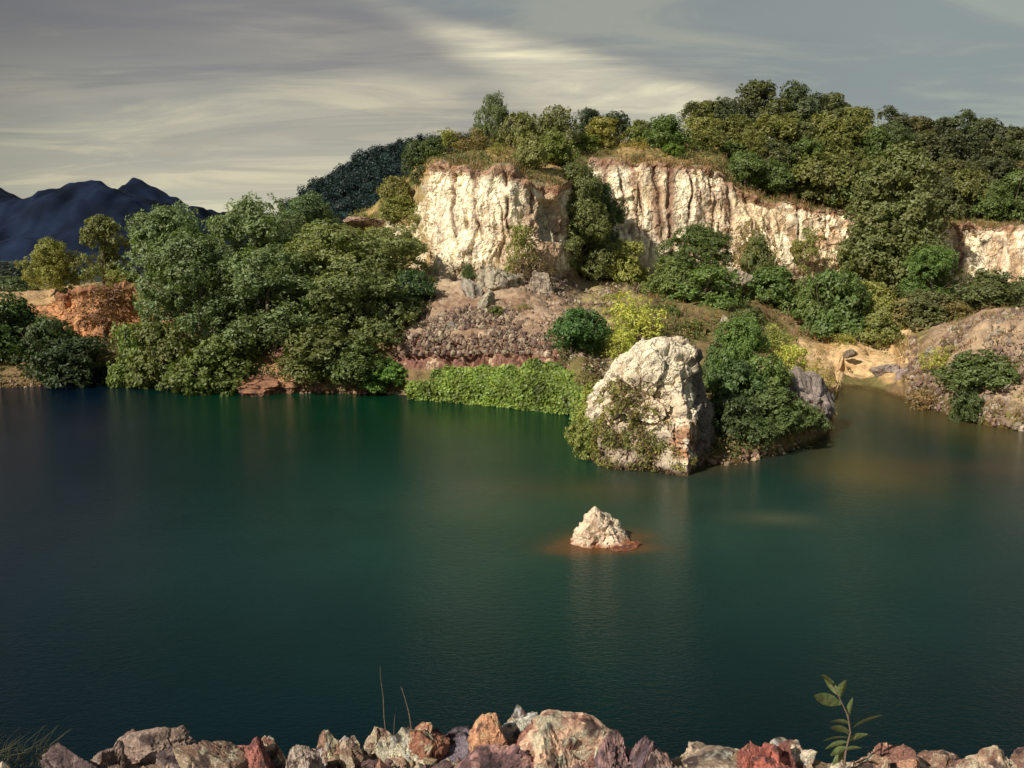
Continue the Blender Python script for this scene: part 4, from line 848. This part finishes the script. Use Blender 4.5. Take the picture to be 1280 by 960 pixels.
for i, (px, top, wpx, c1, c2_, lab) in enumerate(FRK):
    Y = LIPY-.02+((i*37) % 7)*.022-(.10 if top > 915 else 0); zt = zat(top, Y); zb = GZ-.06; h = zt-zb; dep = Y*cp+(CAMH-zt)*sp; w_ = wpx/F_PX*dep
    sz = min(h*.55+.008, w_*.72); V, Fq, C_ = shards(1500+i*7, (w_*.62, max(w_*.5, .05), sz), tuple(min(.85, .85*a*1.5+.15*sum(c1)/3*1.5) for a in c1), tuple(.8*a*1.2+.2*sum(c2_)/3*1.2 for a in c2_), 5 if wpx > 50 else 3)
    o = link('stone', mesh_np('stone', V, Fq, M_RF, C_), None, (xat(px, Y, zt), Y, zt-V[:, 2].max())); tag(o, lab, 'stone', None)
    o.rotation_euler = (rng.uniform(-.25, .25), rng.uniform(-.3, .3), 0)
# fine gravel
g = np.random.default_rng(91); n = 6500; gxp = g.uniform(-2.2, 2.4, n); gyp = g.uniform(1.9, LIPY-.02, n)
d, Fc = None, None
bm = bmesh.new(); bmesh.ops.create_icosphere(bm, subdivisions=1, radius=1); d = np.array([v.co[:] for v in bm.verts]); Fc = np.array([[v.index for v in ff.verts] for ff in bm.faces]); bm.free()
s = .005*(8.0)**(g.uniform(size=n)**2.4); V = d[None]*g.uniform(.6, 1.2, (n, 12, 1))*(s[:, None]*g.uniform(.6, 1.3, (n, 3)))[:, None, :]+np.stack([gxp, gyp, GZ+.012-.02*np.abs(gxp)], 1)[:, None, :]
pc = np.array([(.50, .37, .24), (.38, .2, .15), (.6, .5, .36), (.26, .17, .16)])[g.integers(0, 4, n)]*g.uniform(.6, 1.2, (n, 1))
tag(link('gravel', mesh_np('gravel', V.reshape(-1, 3), (Fc[None]+(np.arange(n)*12)[:, None, None]).reshape(-1, 3), M_RF, np.repeat(pc, 12, 0))), 'fine tan gravel between the stones of the near bank', 'gravel', kind='stuff')

# near plants
M_SAP = mat_simple('sapling_leaf_mat', (.13, .17, .06), .45, 30, .5); M_STK = mat_simple('dry_stalk_mat', (.20, .14, .10), .9, 60)
def pt(px, py, Y): z = zat(py, Y); return np.array([xat(px, Y, z), Y, z])
YS = 2.40
sap = bpy.data.objects.new('sapling', None); col.objects.link(sap); b_ = pt(1054, 962, YS); sap.location = b_
tag(sap, 'young leafy sapling rising between the red and tan stones at lower right', 'sapling')
stem = np.array([pt(1054, 975, YS), pt(1057, 940, YS), pt(1063, 915, YS), pt(1060, 895, YS), pt(1052, 878, YS), pt(1044, 862, YS), pt(1036, 850, YS)])-b_
V, Fq = tube(stem, [.0035, .003, .0027, .0023, .002, .0015, .001]); link('stem', mesh_np('sapling_stem', V, Fq, M_STK, None, True), sap)
def leaf(base, tip, w, name, mat, curl=.12, twist=0.0):
    ax = tip-base; L = np.linalg.norm(ax); ax /= L; sd = np.cross(ax, [0, 1, .25]); sd /= np.linalg.norm(sd)+1e-9; up = np.cross(sd, ax)
    sd = sd*math.cos(twist)+up*math.sin(twist); up = np.cross(sd, ax); V = []; n = 9
    for i in range(n):
        t = i/(n-1); ww = w*math.sin(math.pi*min(1, t*.95+.03))**.8*(1-.35*t); c = base+ax*L*t-up*curl*L*t*t*1.0
        for k in (-1, -.5, 0, .5, 1): V.append(c+sd*ww*k*.5+up*abs(k)*ww*.18)
    Fq = [[i*5+k, i*5+k+1, (i+1)*5+k+1, (i+1)*5+k] for i in range(n-1) for k in range(4)]
    return mesh_np(name, np.array(V), np.array(Fq), mat, None, True)
LV = [((1052, 880), (1013, 868), 15), ((1046, 868), (1030, 842), 10), ((1050, 872), (1056, 848), 14), ((1040, 856), (1026, 840), 9), ((1060, 898), (1064, 872), 8), ((1066, 910), (1101, 890), 12),
      ((1062, 905), (1036, 899), 10), ((1062, 915), (1034, 906), 9), ((1060, 922), (1028, 923), 10), ((1059, 928), (1030, 934), 10), ((1058, 934), (1036, 944), 9), ((1059, 926), (1082, 916), 9), ((1057, 940), (1040, 955), 9), ((1060, 918), (1046, 908), 9), ((1058, 938), (1078, 932), 9)]
for i, (a_, c_, w_) in enumerate(LV):
    dy = ((i*5) % 7-3)*.012; me = leaf(pt(*a_, YS)-b_, pt(*c_, YS+dy)-b_, w_/F_PX*3.1, 'sapling_leaf', M_SAP, .12, ((i*3) % 5-2)*.28); link('leaf', me, sap)
def stalk(pts, r0, label, knot):
    V, Fq = tube(pts, np.linspace(r0, r0*.35, len(pts)), 6); parts = [(V, Fq)]
    for p in knot:
        v, f = tube([p-np.array([0, 0, .004]), p, p+np.array([0, 0, .004])], [.0006, .0022, .0006], 6); parts.append((v, f))
    V, Fq = join(parts); o = link('dead_stalk', mesh_np('dead_stalk', V-pts[0], Fq, M_STK, None, True), None, pts[0]); tag(o, label, 'stalk', None)
YS2 = 2.6
stalk(np.array([pt(483, 925, YS2), pt(480, 895, YS2), pt(479, 870, YS2), pt(476, 850, YS2), pt(475, 833, YS2)]), .0020, 'tall thin dead stalk standing left of the shorter one on the near bank', [pt(477, 856, YS2), pt(480, 895, YS2)])
stalk(np.array([pt(515, 915, YS2), pt(511, 890, YS2), pt(506, 872, YS2), pt(501, 858, YS2)]), .0026, 'short slanted dead stalk beside the orange-topped stone', [pt(503, 862, YS2)])
stalk(np.array([pt(492, 922, YS2+.03), pt(493, 900, YS2+.03), pt(495, 885, YS2+.03)]), .0012, 'faint short dead twig between the two longer stalks', [])
g = np.random.default_rng(3); V = []; Fq = []
for i in range(70):
    x0 = g.uniform(-40, 60); b0 = pt(x0, 958, 2.62); tp = pt(x0+g.uniform(-10, 45), g.uniform(905, 945), 2.62+g.uniform(-.1, .1)); 
    m_ = (b0+tp)/2+np.array([-.01, 0, .015]); v, f = tube([b0, m_, tp], [.0013, .001, .0003], 4); Fq.append(f+sum(len(q_) for q_ in V)); V.append(v)
V = np.concatenate(V); o = link('grass_tuft', mesh_np('grass_tuft', V, np.concatenate(Fq), mat_simple('grass_blade_mat', (.07, .075, .04), .8), None, True)); tag(o, 'thin grass tuft at the lower left corner of the near bank', 'grass tuft')

# ------------------------------------------------------------------ sun and sky
SUN_EL, SUN_AZ = 38, 229       # azimuth clockwise from +Y (north): behind the camera, to the left
az = R(SUN_AZ); el = R(SUN_EL); sd = np.array([math.sin(az)*math.cos(el), math.cos(az)*math.cos(el), math.sin(el)])
L = bpy.data.lights.new('sun', 'SUN'); L.energy = 5.0; L.angle = R(.6); L.color = (1, .91, .77); lo = bpy.data.objects.new('sun', L); col.objects.link(lo)
from mathutils import Vector
lo.rotation_euler = Vector(sd).to_track_quat('Z', 'Y').to_euler()
W = bpy.data.worlds.new('World'); scene.world = W; W.use_nodes = True; nt = W.node_tree; nd = nt.nodes; lk = nt.links
bg = nd['Background']; sky = nd.new('ShaderNodeTexSky'); sky.sky_type = 'NISHITA'; sky.sun_disc = False; sky.sun_elevation = el; sky.sun_rotation = az; sky.dust_density = 3
def M(op, a, b=0.0, c=0.0):
    n = nd.new('ShaderNodeMath'); n.operation = op
    for i, v in enumerate((a, b, c)):
        if isinstance(v, (int, float)): n.inputs[i].default_value = v
        else: lk.new(v, n.inputs[i])
    return n.outputs[0]
def MR(v, a, b, c=0.0, d=1.0):
    n = nd.new('ShaderNodeMapRange'); n.interpolation_type = 'SMOOTHSTEP'; lk.new(v, n.inputs[0])
    for i, x in enumerate((a, b, c, d)): n.inputs[i+1].default_value = x
    return n.outputs[0]
def MX(a, b, f, bt='MIX'):
    n = nd.new('ShaderNodeMix'); n.data_type = 'RGBA'; n.blend_type = bt
    for v, i in ((f, 0), (a, 6), (b, 7)):
        if isinstance(v, (int, float)): n.inputs[i].default_value = v
        elif isinstance(v, tuple): n.inputs[i].default_value = (*v, 1)
        else: lk.new(v, n.inputs[i])
    return n.outputs[2]
tc = nd.new('ShaderNodeTexCoord'); sx = nd.new('ShaderNodeSeparateXYZ'); lk.new(tc.outputs['Generated'], sx.inputs[0])
yy = M('MAXIMUM', M('ABSOLUTE', sx.outputs[1]), .15); a_ = M('DIVIDE', sx.outputs[0], yy); zc = M('MAXIMUM', sx.outputs[2], 0.0); e_ = M('DIVIDE', zc, yy)
cb_ = nd.new('ShaderNodeCombineXYZ'); dv_ = M('ADD', zc, .10); lk.new(M('DIVIDE', sx.outputs[0], dv_), cb_.inputs[0]); lk.new(M('DIVIDE', sx.outputs[1], dv_), cb_.inputs[1])
def NO(scale, det, rough, sc=(1, 1, 1), rot=0, dist=0, loc=(0, 0, 0)):
    mp = nd.new('ShaderNodeMapping'); mp.inputs['Scale'].default_value = sc; mp.inputs['Rotation'].default_value = (0, 0, rot); mp.inputs['Location'].default_value = loc; lk.new(cb_.outputs[0], mp.inputs[0])
    n = nd.new('ShaderNodeTexNoise'); n.inputs['Scale'].default_value = scale; n.inputs['Detail'].default_value = det; n.inputs['Roughness'].default_value = rough; n.inputs['Distortion'].default_value = dist; lk.new(mp.outputs[0], n.inputs[0]); return n.outputs[0]
n1_ = NO(.55, 7, .55, (.6, 1.3, 1), .35, .4); n2_ = NO(.30, 3, .5, (1, 1, 1), 0, 0, (3, 1, 0)); n3_ = NO(1.3, 7, .6, (.55, 1.2, 1), .5, .9)
n4_ = NO(.9, 8, .6, (.5, 1.5, 1), .15, 1.2, (5, 2, 0)); cream = (.475, .475, .38); grey = (.205, .20, .195); blueg = (.205, .24, .245)
low = MR(e_, .30, .0); c0 = MX(grey, cream, M('MULTIPLY', low, MR(n1_, .2, .6, .75, 1)))
c0 = MX(c0, (.44, .41, .32), M('MULTIPLY', MR(n1_, .44, .62), .7)); c0 = MX(c0, (.17, .17, .18), M('MULTIPLY', MR(n4_, .48, .62), M('MULTIPLY', MR(e_, .05, .22), .6)))
c0 = MX(c0, (.125, .125, .14), M('MULTIPLY', MR(n2_, .5, .62), MR(e_, .08, .25, 0, .35)))
edge_ = M('ADD', M('ADD', e_, M('MULTIPLY', a_, .24)), M('ADD', M('MULTIPLY', M('SUBTRACT', n1_, .5), .07), M('MULTIPLY', M('SUBTRACT', n4_, .5), .03)))   # the long edge of the cloud deck
right = MR(edge_, .218, .275); c0 = MX(c0, MX(blueg, (.215, .235, .225), MR(n3_, .35, .65)), M('MULTIPLY', right, .9))
c0 = MX(c0, (.22, .265, .26), M('MULTIPLY', MR(a_, .22, .5), .7))
band = M('MULTIPLY', M('MULTIPLY', MR(M('ADD', edge_, M('MULTIPLY', M('MINIMUM', a_, 0.0), .35)), .165, .222), MR(edge_, .252, .222)), M('MULTIPLY', MR(a_, -.40, -.08), MR(a_, .36, .2)))
c0 = MX(c0, (.70, .66, .48), M('MULTIPLY', band, MR(n3_, .35, .65, .35, .95)))
c0 = MX(c0, MX(c0, (1.3, 1.27, 1.15), 1.0, 'MULTIPLY'), MR(n3_, .45, .62))
left = MR(a_, -.3, -.75, 1, .7); 
cm = nd.new('ShaderNodeCombineColor'); 
for i in range(3): lk.new(left, cm.inputs[i])
c0 = MX(c0, cm.outputs[0], 1.0, 'MULTIPLY')
skl = MX(sky.outputs[0], (.10, .10, .10), 1.0, 'MULTIPLY')
c0 = MX(c0, (1.22, 1.2, 1.18), 1.0, 'MULTIPLY'); c0 = MX(c0, MX(c0, (.38, .42, .48), 1.0, 'MULTIPLY'), MR(e_, .27, .60)); lk.new(MX(skl, c0, .92), bg.inputs[0]); bg.inputs[1].default_value = 1.0
scene.view_settings.view_transform = 'Standard'; scene.view_settings.look = 'None'; scene.view_settings.exposure = 0
scene.cycles.max_bounces = 5; scene.cycles.transparent_max_bounces = 4
